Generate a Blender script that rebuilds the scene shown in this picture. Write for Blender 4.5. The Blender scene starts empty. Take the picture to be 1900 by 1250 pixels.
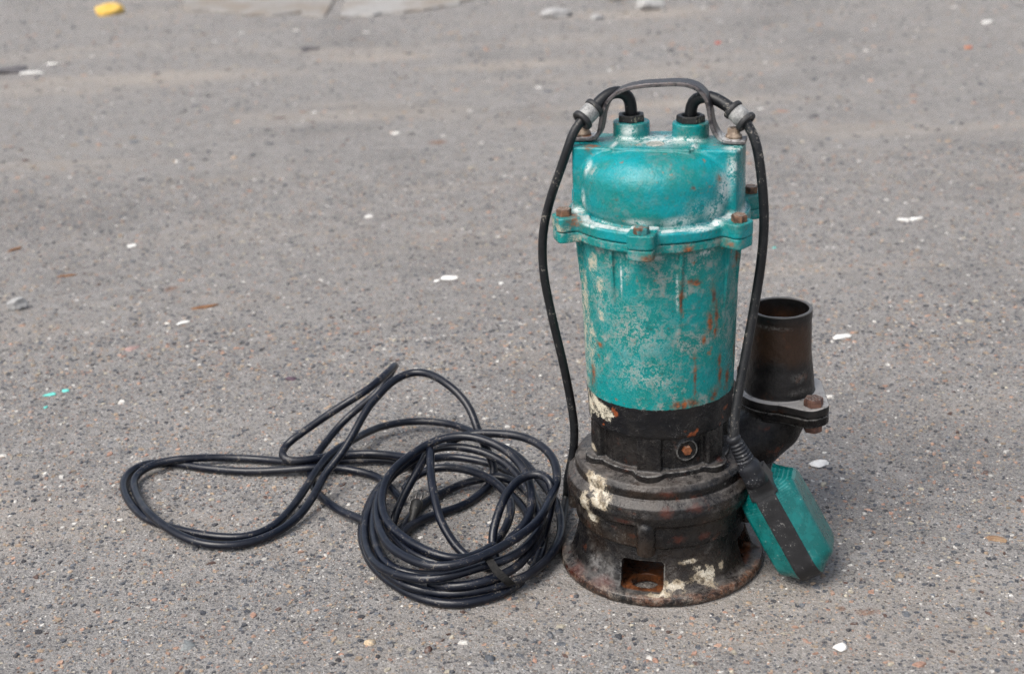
import bpy, math, random
import numpy as np
from mathutils import Vector, Matrix

# ------------------------------------------------------------------ scene, camera, light
scn = bpy.context.scene
COL = scn.collection
R = math.radians
CAM_POS = (-0.13742, -1.31693, 0.751)
CAM_PITCH, CAM_ROLL, CAM_F = 21.3, 2.6, 2820.0 / 1900.0      # focal length in frame widths
cam = bpy.data.cameras.new('camera')
cam_ob = bpy.data.objects.new('camera', cam)
COL.objects.link(cam_ob)
cam.sensor_width = 36.0
cam.lens = 36.0 * CAM_F
cam.clip_start, cam.clip_end = 0.05, 400.0
p, r_ = R(CAM_PITCH), R(CAM_ROLL)
FW = np.array([0, math.cos(p), -math.sin(p)])
RT0 = np.array([1.0, 0, 0]); UP0 = np.cross(RT0, FW)
RT = math.cos(r_) * RT0 - math.sin(r_) * UP0
UP = math.cos(r_) * UP0 + math.sin(r_) * RT0
M = Matrix(((RT[0], UP[0], -FW[0], CAM_POS[0]), (RT[1], UP[1], -FW[1], CAM_POS[1]), (RT[2], UP[2], -FW[2], CAM_POS[2]), (0, 0, 0, 1)))
cam_ob.matrix_world = M
cam.dof.use_dof = True
cam.dof.focus_distance = 1.47
cam.dof.aperture_fstop = 6.6
scn.camera = cam_ob

SUN_EL, SUN_AZ = 55.0, 228.0          # azimuth of the sun, clockwise from +Y
world = bpy.data.worlds.new('World'); scn.world = world
world.use_nodes = True
wn = world.node_tree.nodes; wl = world.node_tree.links
wn.clear()
sky = wn.new('ShaderNodeTexSky'); sky.sky_type = 'NISHITA'; sky.sun_disc = False
sky.sun_elevation = R(SUN_EL); sky.sun_rotation = R(SUN_AZ)
sky.air_density = 1.0; sky.dust_density = 4.0; sky.ozone_density = 1.0
bw = wn.new('ShaderNodeRGBToBW'); mxs = wn.new('ShaderNodeMix'); mxs.data_type = 'RGBA'
mxs.inputs['Factor'].default_value = 0.55          # an overcast, nearly white sky
bg = wn.new('ShaderNodeBackground'); bg.inputs['Strength'].default_value = 0.135
wo = wn.new('ShaderNodeOutputWorld')
wl.new(sky.outputs[0], bw.inputs[0]); wl.new(sky.outputs[0], mxs.inputs[6]); wl.new(bw.outputs[0], mxs.inputs[7])
wl.new(mxs.outputs[2], bg.inputs['Color']); wl.new(bg.outputs[0], wo.inputs[0])
sun = bpy.data.lights.new('sun', 'SUN'); sun.energy = 1.15; sun.angle = R(32); sun.color = (1.0, 0.95, 0.88)
sun_ob = bpy.data.objects.new('sun', sun); COL.objects.link(sun_ob)
sd = Vector((math.sin(R(SUN_AZ)) * math.cos(R(SUN_EL)), math.cos(R(SUN_AZ)) * math.cos(R(SUN_EL)), math.sin(R(SUN_EL))))
sun_ob.rotation_euler = (-sd).to_track_quat('-Z', 'Y').to_euler()
sun_ob.location = (-2, -2, 4)
scn.view_settings.view_transform = 'Standard'; scn.view_settings.look = 'None'
scn.view_settings.exposure = 1.07; scn.view_settings.gamma = 1.0
try:
    scn.cycles.use_denoising = True; scn.cycles.denoising_prefilter = 'NONE'
except Exception: pass
scn.cycles.max_bounces = 6

# ------------------------------------------------------------------ object helpers
def link(name, me, mat=None, parent=None, loc=None):
    o = bpy.data.objects.new(name, me); COL.objects.link(o)
    if mat is not None and me is not None and len(me.materials) == 0: me.materials.append(mat)
    if parent is not None: o.parent = parent
    if loc is not None: o.location = loc
    return o
def empty(name, loc=(0, 0, 0), rz=0.0):
    o = bpy.data.objects.new(name, None); o.empty_display_size = .05; COL.objects.link(o)
    o.location = loc; o.rotation_euler = (0, 0, rz); return o
def tag(o, label=None, cat=None, group=None, kind=None):
    if label: o['label'] = label
    if cat: o['category'] = cat
    if group: o['group'] = group
    if kind: o['kind'] = kind
    return o
def mesh(name, V, F, smooth=True):
    me = bpy.data.meshes.new(name)
    V = np.asarray(V, np.float32)
    if isinstance(F, np.ndarray):
        n, k = F.shape
        me.vertices.add(len(V)); me.vertices.foreach_set('co', V.ravel())
        me.loops.add(n * k); me.loops.foreach_set('vertex_index', F.astype(np.int32).ravel())
        me.polygons.add(n)
        me.polygons.foreach_set('loop_start', (np.arange(n) * k).astype(np.int32))
        me.polygons.foreach_set('loop_total', np.full(n, k, np.int32))
        me.update(calc_edges=True)
    else:
        me.from_pydata([tuple(map(float, v)) for v in V], [], F); me.update()
    me.polygons.foreach_set('use_smooth', np.full(len(me.polygons), bool(smooth)))
    return me

# ------------------------------------------------------------------ casting shapes: distance fields meshed by surface nets (mm)
def smin(a, b, k):
    h = np.clip(.5 + .5 * (b - a) / k, 0, 1); return b + (a - b) * h - k * h * (1 - h)
def smax(a, b, k): return -smin(-a, -b, k)
def poly2(r, z, pts):
    """signed distance in the (r, z) half plane to a closed polygon"""
    pts = [np.array(q, np.float32) for q in pts]; n = len(pts)
    d = (r - pts[0][0]) ** 2 + (z - pts[0][1]) ** 2
    s = np.ones(np.broadcast(r, z).shape, np.float32)
    j = n - 1
    for i in range(n):
        e = pts[j] - pts[i]; wr = r - pts[i][0]; wz = z - pts[i][1]
        t = np.clip((wr * e[0] + wz * e[1]) / max(float(e @ e), 1e-9), 0, 1)
        d = np.minimum(d, (wr - e[0] * t) ** 2 + (wz - e[1] * t) ** 2)
        c1 = z >= pts[i][1]; c2 = z < pts[j][1]; c3 = e[0] * wz > e[1] * wr
        flip = (c1 & c2 & c3) | (~c1 & ~c2 & ~c3)
        s = np.where(flip, -s, s); j = i
    return s * np.sqrt(d)
def cylz(X, Y, Z, r, z0, z1, rd=1.0, c=(0, 0)):
    q = np.sqrt((X - c[0]) ** 2 + (Y - c[1]) ** 2) - (r - rd); w = np.abs(Z - (z0 + z1) / 2) - ((z1 - z0) / 2 - rd)
    return np.minimum(np.maximum(q, w), 0) + np.sqrt(np.maximum(q, 0) ** 2 + np.maximum(w, 0) ** 2) - rd
def box(X, Y, Z, c, h, rd=1.0):
    q = [np.abs(A - c[i]) - (h[i] - rd) for i, A in enumerate((X, Y, Z))]
    return np.minimum(np.maximum(np.maximum(q[0], q[1]), q[2]), 0) + np.sqrt(sum(np.maximum(a, 0) ** 2 for a in q)) - rd
def capsule(X, Y, Z, a, b, ra, rb=None):
    rb = ra if rb is None else rb
    a = np.array(a, np.float32); b = np.array(b, np.float32); e = b - a
    t = np.clip(((X - a[0]) * e[0] + (Y - a[1]) * e[1] + (Z - a[2]) * e[2]) / float(e @ e), 0, 1)
    return np.sqrt((X - a[0] - e[0] * t) ** 2 + (Y - a[1] - e[1] * t) ** 2 + (Z - a[2] - e[2] * t) ** 2) - (ra + (rb - ra) * t)
def rot(X, Y, deg):
    c, s = math.cos(R(deg)), math.sin(R(deg)); return c * X + s * Y, -s * X + c * Y
def rough(X, Y, Z, amp, seed=0.0):
    return amp * (np.sin(X * .19 + seed) * np.sin(Y * .23 + 1.3 * seed) * np.sin(Z * .21 + .7) + .5 * np.sin(X * .47 + 2 * seed) * np.sin(Y * .53) * np.sin(Z * .49 + seed))
def surfnet(name, fn, lo, hi, h):
    lo = np.array(lo, np.float32); hi = np.array(hi, np.float32)
    n = np.ceil((hi - lo) / h).astype(int) + 1
    ax = [lo[i] + h * np.arange(n[i], dtype=np.float32) for i in range(3)]
    X, Y, Z = ax[0][:, None, None], ax[1][None, :, None], ax[2][None, None, :]
    D = np.ascontiguousarray(np.broadcast_to(fn(X, Y, Z), tuple(n)).astype(np.float32))
    S = D < 0
    c = np.zeros(n - 1, np.uint8)
    off = [(i, j, k) for i in (0, 1) for j in (0, 1) for k in (0, 1)]
    def sh(A, o): return A[o[0]:A.shape[0] - 1 + o[0], o[1]:A.shape[1] - 1 + o[1], o[2]:A.shape[2] - 1 + o[2]]
    for o in off: c += sh(S, o)
    act = (c > 0) & (c < 8)
    cells = np.argwhere(act)
    idx = np.full(act.shape, -1, np.int32); idx[act] = np.arange(len(cells), dtype=np.int32)
    val = {o: D[cells[:, 0] + o[0], cells[:, 1] + o[1], cells[:, 2] + o[2]] for o in off}
    P = np.zeros((len(cells), 3)); C = np.zeros(len(cells))
    for o in off:
        for a in range(3):
            if o[a]: continue
            q = list(o); q[a] = 1; q = tuple(q)
            va, vb = val[o], val[q]; m = (va < 0) != (vb < 0)
            t = np.where(m, va / np.where(m, va - vb, 1), 0)
            pos = np.array(o, float)[None] + np.eye(3)[a][None] * t[:, None]
            P += np.where(m[:, None], pos, 0); C += m
    V = lo + h * (cells + P / np.maximum(C, 1)[:, None])
    for _ in range(2):            # settle every vertex on the exact surface
        x, y, z = V[:, 0], V[:, 1], V[:, 2]; e = .3
        d = fn(x, y, z)
        g = np.stack([fn(x + e, y, z) - fn(x - e, y, z), fn(x, y + e, z) - fn(x, y - e, z), fn(x, y, z + e) - fn(x, y, z - e)], 1) / (2 * e)
        l2 = np.maximum((g * g).sum(1), .2)
        V = V - np.clip(d / l2, -.5 * h, .5 * h)[:, None] * g
    Q = []
    for a in range(3):
        b, cc = (a + 1) % 3, (a + 2) % 3
        s0 = np.take(S, range(0, n[a] - 1), a); s1 = np.take(S, range(1, n[a]), a)
        e = np.argwhere(s0 != s1)
        e = e[(e[:, b] > 0) & (e[:, cc] > 0) & (e[:, b] < n[b] - 1) & (e[:, cc] < n[cc] - 1)]
        ins = s0[e[:, 0], e[:, 1], e[:, 2]]
        q = []
        for db, dc in ((-1, -1), (0, -1), (0, 0), (-1, 0)):
            f = e.copy(); f[:, b] += db; f[:, cc] += dc; q.append(idx[f[:, 0], f[:, 1], f[:, 2]])
        q = np.stack(q, 1); q[~ins] = q[~ins][:, ::-1]; Q.append(q)
    Q = np.vstack(Q); Q = Q[(Q >= 0).all(1)]
    return mesh(name, V * .001, Q)

# ------------------------------------------------------------------ other mesh helpers
def catmull(P, step):
    P = np.asarray(P, float)
    Q = np.vstack([2 * P[0] - P[1], P, 2 * P[-1] - P[-2]]); out = []
    for i in range(1, len(Q) - 2):
        p0, p1, p2, p3 = Q[i - 1:i + 3]
        t = [0.0]
        for a, b in ((p0, p1), (p1, p2), (p2, p3)): t.append(t[-1] + max(np.linalg.norm(b - a), 1e-6) ** .5)
        m = max(int(np.linalg.norm(p2 - p1) / step), 1)
        for u in np.linspace(t[1], t[2], m, endpoint=False):
            A1 = (t[1] - u) / (t[1] - t[0]) * p0 + (u - t[0]) / (t[1] - t[0]) * p1
            A2 = (t[2] - u) / (t[2] - t[1]) * p1 + (u - t[1]) / (t[2] - t[1]) * p2
            A3 = (t[3] - u) / (t[3] - t[2]) * p2 + (u - t[2]) / (t[3] - t[2]) * p3
            B1 = (t[2] - u) / (t[2] - t[0]) * A1 + (u - t[0]) / (t[2] - t[0]) * A2
            B2 = (t[3] - u) / (t[3] - t[1]) * A2 + (u - t[1]) / (t[3] - t[1]) * A3
            out.append((t[2] - u) / (t[2] - t[1]) * B1 + (u - t[1]) / (t[2] - t[1]) * B2)
    out.append(P[-1]); return np.array(out)
def tube(P, rad, ns=14, V=None, F=None, base=0):
    """round tube along P with domed ends; rad is a number or one value per point"""
    P = np.asarray(P, float); n = len(P); rad = np.broadcast_to(np.asarray(rad, float), (n,))
    T = np.gradient(P, axis=0); T /= np.maximum(np.linalg.norm(T, axis=1), 1e-9)[:, None]
    u = np.cross(T[0], [0, 0, 1.0]);
    if np.linalg.norm(u) < .1: u = np.cross(T[0], [0, 1.0, 0])
    u /= np.linalg.norm(u); vs = []; fs = []
    ang = np.arange(ns) * 2 * math.pi / ns
    rings = []
    U = []
    for i in range(n):
        u = u - T[i] * (u @ T[i]); u = u / np.linalg.norm(u); U.append(u)
    def ring(c, i, r): 
        w = np.cross(T[i], U[i]); rings.append(len(vs))
        for a in ang: vs.append(c + r * (math.cos(a) * U[i] + math.sin(a) * w))
    for k in (.95, .75, .4): ring(P[0] - T[0] * rad[0] * k, 0, rad[0] * math.sqrt(1 - k * k))
    for i in range(n): ring(P[i], i, rad[i])
    for k in (.4, .75, .95): ring(P[-1] + T[-1] * rad[-1] * k, n - 1, rad[-1] * math.sqrt(1 - k * k))
    for a, b in zip(rings[:-1], rings[1:]):
        for j in range(ns): fs.append((base + a + j, base + a + (j + 1) % ns, base + b + (j + 1) % ns, base + b + j))
    fs.append(tuple(base + rings[0] + j for j in range(ns))[::-1]); fs.append(tuple(base + rings[-1] + j for j in range(ns)))
    return vs, fs
def lathe(prof, ns=32, closed=False):
    vs, fs = [], []
    for r, z in prof:
        for j in range(ns): vs.append((r * math.cos(2 * math.pi * j / ns), r * math.sin(2 * math.pi * j / ns), z))
    m = len(prof)
    for i in range(m if closed else m - 1):
        a, b = i * ns, ((i + 1) % m) * ns
        for j in range(ns): fs.append((a + j, a + (j + 1) % ns, b + (j + 1) % ns, b + j))
    if not closed:
        fs.append(tuple(range(ns))[::-1]); fs.append(tuple(range((m - 1) * ns, m * ns)))
    return np.array(vs), fs
def frame_to(pos, axis, side=None):
    a = Vector(axis).normalized(); q = a.to_track_quat('Z', 'Y')
    return Matrix.Translation(Vector(pos)) @ q.to_matrix().to_4x4()
def xform(V, Mx): return [Mx @ Vector(v) for v in V]

# ------------------------------------------------------------------ material helpers
class Mat:
    def __init__(s, name):
        s.m = bpy.data.materials.new(name); s.m.use_nodes = True
        s.t = s.m.node_tree; s.t.nodes.clear()
        s.out = s.t.nodes.new('ShaderNodeOutputMaterial'); s.b = s.t.nodes.new('ShaderNodeBsdfPrincipled')
        s.t.links.new(s.b.outputs[0], s.out.inputs[0])
        tc = s.t.nodes.new('ShaderNodeTexCoord'); s.P = tc.outputs['Object']
        s.geo = s.t.nodes.new('ShaderNodeNewGeometry')
    def put(s, sock, v):
        if hasattr(v, 'is_output'): s.t.links.new(v, sock)
        elif isinstance(v, (tuple, list)) and len(v) == 3 and sock.type == 'RGBA': sock.default_value = (*v, 1)
        else: sock.default_value = v
    def op(s, o, a, b=0.0, c=0.0, clamp=False):
        n = s.t.nodes.new('ShaderNodeMath'); n.operation = o; n.use_clamp = clamp
        for i, v in enumerate((a, b, c)): s.put(n.inputs[i], v)
        return n.outputs[0]
    def add(s, a, b): return s.op('ADD', a, b)
    def sub(s, a, b): return s.op('SUBTRACT', a, b)
    def mul(s, a, b): return s.op('MULTIPLY', a, b)
    def mx(s, a, b): return s.op('MAXIMUM', a, b)
    def mn(s, a, b): return s.op('MINIMUM', a, b)
    def vop(s, o, a, b):
        n = s.t.nodes.new('ShaderNodeVectorMath'); n.operation = o
        s.put(n.inputs[0], a); s.put(n.inputs[1], b)
        return n.outputs['Value'] if o in ('LENGTH', 'DOT_PRODUCT', 'DISTANCE') else n.outputs[0]
    def step(s, x, a, b, lo=0.0, hi=1.0):
        n = s.t.nodes.new('ShaderNodeMapRange'); n.interpolation_type = 'SMOOTHSTEP'
        s.put(n.inputs[0], x)
        if a > b: a, b, lo, hi = b, a, hi, lo
        n.inputs[1].default_value = a; n.inputs[2].default_value = b; n.inputs[3].default_value = lo; n.inputs[4].default_value = hi
        return n.outputs[0]
    def noise(s, scale, detail=4, rough=.55, vec=None, dist=0.0, col=False):
        n = s.t.nodes.new('ShaderNodeTexNoise'); s.put(n.inputs['Vector'], s.P if vec is None else vec)
        n.inputs['Scale'].default_value = scale; n.inputs['Detail'].default_value = detail
        n.inputs['Roughness'].default_value = rough; n.inputs['Distortion'].default_value = dist
        return n.outputs['Color' if col else 'Fac']
    def voro(s, scale, feature='F1', vec=None, out='Distance', rnd=1.0):
        n = s.t.nodes.new('ShaderNodeTexVoronoi'); n.feature = feature; s.put(n.inputs['Vector'], s.P if vec is None else vec)
        n.inputs['Scale'].default_value = scale; n.inputs['Randomness'].default_value = rnd
        return n.outputs[out]
    def mix(s, a, b, f):
        n = s.t.nodes.new('ShaderNodeMix'); n.data_type = 'RGBA'
        s.put(n.inputs[0], f); s.put(n.inputs[6], a); s.put(n.inputs[7], b); return n.outputs[2]
    def mixf(s, a, b, f):
        n = s.t.nodes.new('ShaderNodeMix'); s.put(n.inputs[0], f); s.put(n.inputs[2], a); s.put(n.inputs[3], b); return n.outputs[0]
    def ramp(s, x, stops):
        n = s.t.nodes.new('ShaderNodeValToRGB'); s.put(n.inputs[0], x); e = n.color_ramp.elements
        e[0].position, e[0].color = stops[0][0], (*stops[0][1], 1); e[1].position, e[1].color = stops[-1][0], (*stops[-1][1], 1)
        for q, c in stops[1:-1]:
            k = e.new(q); k.color = (*c, 1)
        return n.outputs[0]
    def sep(s, v):
        n = s.t.nodes.new('ShaderNodeSeparateXYZ'); s.put(n.inputs[0], v); return n.outputs
    def xyz(s, x, y, z):
        n = s.t.nodes.new('ShaderNodeCombineXYZ'); [s.put(n.inputs[i], v) for i, v in enumerate((x, y, z))]; return n.outputs[0]
    def spot(s, c, r, ragged=.5, edge=.35, nz=None):
        """mask of one stain: c, r in mm, local; nz a shared noise that frays its edge"""
        d = s.vop('SUBTRACT', s.P, tuple(x * .001 for x in c))
        d = s.vop('DIVIDE', d, tuple(x * .001 for x in (r if hasattr(r, '__len__') else (r, r, r))))
        l = s.vop('LENGTH', d, (0, 0, 0))
        if nz is not None: l = s.add(l, s.mul(s.sub(nz, .5), 2 * ragged))
        return s.step(l, 1.0, 1.0 - edge)
    def spots(s, lst, ragged=.5, edge=.35, nz=None):
        m = None
        for c, r in lst:
            k = s.spot(c, r, ragged, edge, nz); m = k if m is None else s.mx(m, k)
        return m
    def bump(s, h, dist, strength=1.0, prev=None):
        n = s.t.nodes.new('ShaderNodeBump'); s.put(n.inputs['Height'], h)
        n.inputs['Distance'].default_value = dist; n.inputs['Strength'].default_value = strength
        if prev is not None: s.put(n.inputs['Normal'], prev)
        return n.outputs[0]
    def done(s, col, rough, normal=None, metal=0.0, spec=.5, coat=0.0):
        s.put(s.b.inputs['Base Color'], col); s.put(s.b.inputs['Roughness'], rough); s.put(s.b.inputs['Metallic'], metal)
        s.put(s.b.inputs['Specular IOR Level'], spec); s.put(s.b.inputs['Coat Weight'], coat)
        if normal is not None: s.put(s.b.inputs['Normal'], normal)
        return s.m
    def upness(s): return s.sep(s.geo.outputs['Normal'])[2]
    def attr(s, name):
        n = s.t.nodes.new('ShaderNodeAttribute'); n.attribute_name = name; return n.outputs['Color']

TEAL = (.000, .215, .240)
def teal_paint(name, rust=(), cream=(), worn=(), powder=(), zsplit=None, seed=0.0, extra_black=(), ledge=False, wear=1.0):
    m = Mat(name)
    P = m.P
    if seed: 
        P = m.vop('ADD', m.P, (seed, seed * .7, seed * 1.3))
    n1 = m.noise(22, 5, .6, P); n2 = m.noise(95, 6, .68, P); n3 = m.noise(420, 4, .65, P); n4 = m.noise(900, 5, .80, P)
    fr = m.add(m.mul(n2, .55), m.mul(n3, .45)); fl = m.noise(90, 9, .80, P)
    mott = m.add(m.add(m.mul(n1, .3), m.mul(n2, .4)), m.mul(n3, .3))
    base = m.mix(TEAL, (.003, .160, .150), m.step(n1, .40, .62))
    if wear > .5: base = m.mix(base, (.002, .175, .155), .55)
    base = m.mix(base, (.001, .088, .088), m.mul(m.step(mott, .50, .61), .40 + .40 * wear))
    base = m.mix(base, (.006, .25, .28), m.mul(m.step(n2, .54, .72), .35))
    # rubbed, chalky areas: fine pale grains through the paint
    grain = m.step(m.add(m.add(n4, m.mul(m.sub(n3, .5), .9)), m.mul(m.sub(n2, .5), 1.1)), .46, .62)
    wm = m.mul(m.step(m.add(m.mul(n1, .6), m.mul(n2, .4)), .47, .62), .8 * wear)
    if worn: wm = m.mx(wm, m.spots(worn, 1.6, .95, fr))
    base = m.mix(base, (.36, .37, .34), m.mul(m.mul(wm, grain), .74))
    base = m.mix(base, (.17, .135, .10), m.mul(m.mul(wm, m.step(fr, .53, .66)), .50))
    base = m.mix(base, (.035, .06, .058), m.mul(m.mul(wm, m.step(m.add(m.mul(fr, .6), m.mul(n4, .4)), .47, .38)), .7))
    # grime in tiny specks
    sp = m.step(m.noise(330, 3, .6, P), .62, .72)
    base = m.mix(base, (.11, .08, .05), m.mul(sp, .5))
    chips = m.mul(m.step(m.noise(70, 4, .65, P), .645, .70), .75)
    base = m.mix(base, (.19, .10, .05), chips)
    if powder:
        pm = m.spots(powder, .75, .8, fr); pg = m.step(m.add(n4, m.mul(m.sub(fr, .5), 2.2)), .34, .60)
        base = m.mix(base, (.60, .63, .61), m.mul(m.mul(pm, pg), .85))
    if ledge:
        x, y, zl = m.sep(m.P); rl = m.op('SQRT', m.add(m.mul(x, x), m.mul(y, y)))
        q = m.add(rl, m.mul(m.sub(fr, .5), .004))
        lk = m.mul(m.mul(m.step(q, .0690, .0715), m.step(q, .0800, .0775)), m.mul(m.step(zl, .3545, .3562), m.step(zl, .366, .3585)))
        lk = m.mul(lk, m.step(m.add(n4, m.mul(m.sub(fr, .5), 2.2)), .26, .60))
        base = m.mix(base, (.56, .59, .58), m.mul(lk, .85))
    if cream:
        cm = m.spots(cream, 1.7, .45, fl); cg = m.step(m.add(n4, m.mul(m.sub(n2, .5), .8)), .42, .60)
        base = m.mix(base, (.47, .41, .31), m.mul(cm, m.mul(cg, .9)))
    rm = None
    if rust:
        halo = m.spots([(c, tuple(1.9 * q for q in r)) for c, r in rust], 1.3, 1.0, fl)
        base = m.mix(base, (.10, .075, .035), m.mul(m.mul(halo, m.step(fr, .34, .60)), .75))
        rm = m.mul(m.spots(rust, 1.5, .85, fl), m.step(n4, .24, .52))
        base = m.mix(base, m.mix((.085, .020, .007), (.33, .078, .012), m.step(fr, .42, .60)), m.mul(rm, .9))
    z = m.sep(m.P)[2]
    ro = m.mixf(.20, .34, n2)
    bump_h = m.add(m.mul(n3, .35), m.mul(n2, .6))
    if zsplit:
        zz = m.add(z, m.mul(m.sub(m.noise(180, 3, .6), .5), .0022))
        bk = m.step(zz, zsplit + .0004, zsplit - .0004)
        blk = m.mix((.0035, .0037, .005), (.010, .009, .0085), m.step(n1, .45, .65))
        blk = m.mix(blk, (.26, .25, .235), m.mul(m.mul(m.step(n4, .54, .70), m.step(n2, .46, .60)), .7))
        blk = m.mix(blk, (.20, .05, .015), m.mul(m.step(m.noise(60, 3, .6), .64, .70), .9))
        if extra_black:
            cm = m.spots(extra_black, 2.2, .25, fl); cg = m.mul(m.step(m.add(n4, m.mul(m.sub(n2, .5), .9)), .38, .52), .9)
            blk = m.mix(blk, (.60, .55, .43), m.mul(cm, cg))
        base = m.mix(base, blk, bk); ro = m.mixf(ro, .33, bk)
    ro = m.mixf(ro, .8, m.mx(m.mul(wm, m.mul(grain, .8)), rm if rm is not None else 0.0))
    nb = m.bump(bump_h, .0015, .95)
    return m.done(base, ro, nb, spec=.34)

def black_iron(name, cream=(), red=(), rim=False, seed=0.0, dust=.5, brown=.5, spec=.36):
    m = Mat(name); P = m.vop('ADD', m.P, (seed, seed * .6, seed * 1.7)) if seed else m.P
    n1 = m.noise(16, 5, .6, P); n2 = m.noise(70, 6, .68, P); n3 = m.noise(330, 5, .65, P); n4 = m.noise(1400, 3, .6, P); fl = m.noise(80, 9, .80, P)
    fr = m.add(m.mul(n2, .6), m.mul(n3, .4))
    base = m.mix((.0036, .0035, .0042), (.0135, .0122, .0115), m.step(fr, .4, .62))
    base = m.mix(base, (.034, .020, .011), m.mul(m.step(n1, .44, .68), .8 * brown))
    base = m.mix(base, (.085, .025, .011), m.mul(m.step(m.noise(45, 6, .68, P), .58, .72), .7))
    up = m.upness()
    du = m.mul(m.step(up, .30, .95), m.step(m.add(m.mul(fr, .7), m.mul(n4, .3)), .38, .62))
    base = m.mix(base, (.145, .132, .122), m.mul(du, dust))
    base = m.mix(base, (.20, .188, .172), m.mul(m.mul(m.step(m.add(n4, m.mul(m.sub(fr, .5), 1.2)), .56, .74), m.step(m.noise(31, 4, .6, P), .47, .62)), m.mul(dust, .7) if False else .7 * dust))
    pt = m.geo.outputs['Pointiness']
    base = m.mix(base, (.17, .165, .155), m.mul(m.mul(m.step(pt, .515, .56), m.step(fr, .42, .56)), .7))
    if red: base = m.mix(base, (.105, .026, .014), m.mul(m.spots(red, 1.6, .9, fl), .42))
    if rim:
        x, y, z = m.sep(m.P); r = m.op('SQRT', m.add(m.mul(x, x), m.mul(y, y)))
        rr = m.add(r, m.mul(m.sub(n2, .5), .006))
        rk = m.mul(m.mul(m.step(rr, .0925, .0965), m.step(fl, .40, .56)), m.step(n1, .36, .56))
        base = m.mix(base, m.mix((.030, .018, .013), (.16, .06, .025), m.step(fr, .42, .62)), m.mul(rk, .9))
        base = m.mix(base, (.22, .185, .15), m.mul(m.mul(m.step(rr, .091, .096), m.step(m.add(n4, m.mul(m.sub(fr, .5), 1.6)), .56, .70)), .6))
        # bare rusty chamber behind the intake openings
        inner = m.mul(m.step(m.add(r, m.mul(m.sub(n2, .5), .004)), .0885, .0855), m.step(z, .016, .013))
        base = m.mix(base, m.mix((.030, .012, .006), (.13, .042, .012), m.step(fr, .4, .62)), inner)
        base = m.mix(base, (.15, .145, .14), m.mul(m.mul(m.spot((-50, -76, 24), (30, 28, 15), 1.3, .8, fl), m.step(fr, .34, .6)), .8))
    if cream:
        cm = m.spots(cream, 1.9, .12, fl)
        vq = m.vop('ADD', P, m.vop('MULTIPLY', m.noise(60, 4, .6, P, 0, True), (.012, .012, .012)))
        crack = m.step(m.add(m.voro(230, 'DISTANCE_TO_EDGE', vq), m.mul(m.sub(n3, .5), .12)), .00, .05)
        cg = m.mul(m.mixf(.4, 1.0, crack), m.mixf(.25, .95, m.step(m.add(m.mul(fl, .6), m.mul(n2, .4)), .40, .50)))
        wide = m.spots([(c, tuple(1.8 * q for q in r)) for c, r in cream], 1.6, .9, fl)
        base = m.mix(base, (.24, .20, .15), m.mul(m.mul(wide, m.step(m.add(m.mul(fl, .5), m.mul(n4, .5)), .46, .60)), .6))
        base = m.mix(base, m.mix((.30, .24, .16), (.60, .55, .45), m.step(fl, .40, .58)), m.mul(m.mul(cm, cg), .9))
    ro = m.mixf(.19, .36, m.step(n2, .35, .65)); ro = m.mixf(ro, .85, m.mul(du, dust))
    nb = m.bump(m.add(m.mul(n2, .8), m.mul(n3, .5)), .0015, .9)
    return m.done(base, ro, nb, spec=spec)

def rusty(name, a=(.060, .032, .020), b=(.185, .092, .050), paint=0.0):
    m = Mat(name); n2 = m.noise(160, 4, .6); n3 = m.noise(600, 3, .6)
    up = m.upness()
    c = m.mix(a, b, m.step(n2, .38, .62)); c = m.mix(c, (.33, .29, .25), m.mul(m.mul(m.step(up, .6, .95), m.step(n3, .42, .6)), .6))
    if paint: c = m.mix(c, (.01, .19, .20), m.mul(m.step(m.noise(110, 4, .6), .46, .52), paint))
    return m.done(c, .68, m.bump(n3, .0006, .8), metal=.15)
def rubber(name, base=(.006, .007, .010), dust=(.20, .18, .15), amt=.5, ro=(.30, .50), sand=None):
    m = Mat(name); n1 = m.noise(9, 3, .6); n2 = m.noise(60, 4, .65); n3 = m.noise(500, 3, .6)
    c = m.mix(base, tuple(1.7 * q for q in base), m.step(n2, .4, .7))
    film = m.mul(m.step(m.add(n1, m.mul(m.sub(n2, .5), .4)), .48, .78), .30 * amt)
    c = m.mix(c, (.075, .070, .064), film)
    sp = m.mul(m.step(m.add(n3, m.mul(m.sub(n2, .5), .9)), .655, .72), amt)
    c = m.mix(c, dust, sp)
    if sand: c = m.mix(c, (.46, .37, .26), m.mul(m.spots(sand, .9, .3, n3), m.step(n3, .38, .46)))
    scr = m.noise(1.0, 3, .6, m.vop('MULTIPLY', m.P, (900, 120, 500)))
    c = m.mix(c, (.16, .16, .16), m.mul(m.step(scr, .68, .74), .5 * amt))
    return m.done(c, m.mixf(m.mixf(ro[0], ro[1], n2), .8, m.mx(sp, film)), m.bump(m.add(n3, m.mul(n2, .5)), .00025, .6), spec=.36)
def plain(name, a, b, ro=.6, scale=80, bump=.0004, metal=0.0, spec=.5):
    m = Mat(name); n = m.noise(scale, 5, .65); k = m.noise(scale * 6, 3, .6)
    c = m.mix(a, b, m.step(m.add(m.mul(n, .6), m.mul(k, .4)), .38, .62))
    return m.done(c, ro, m.bump(m.add(n, m.mul(k, .5)), bump, .8), metal=metal, spec=spec)

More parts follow.
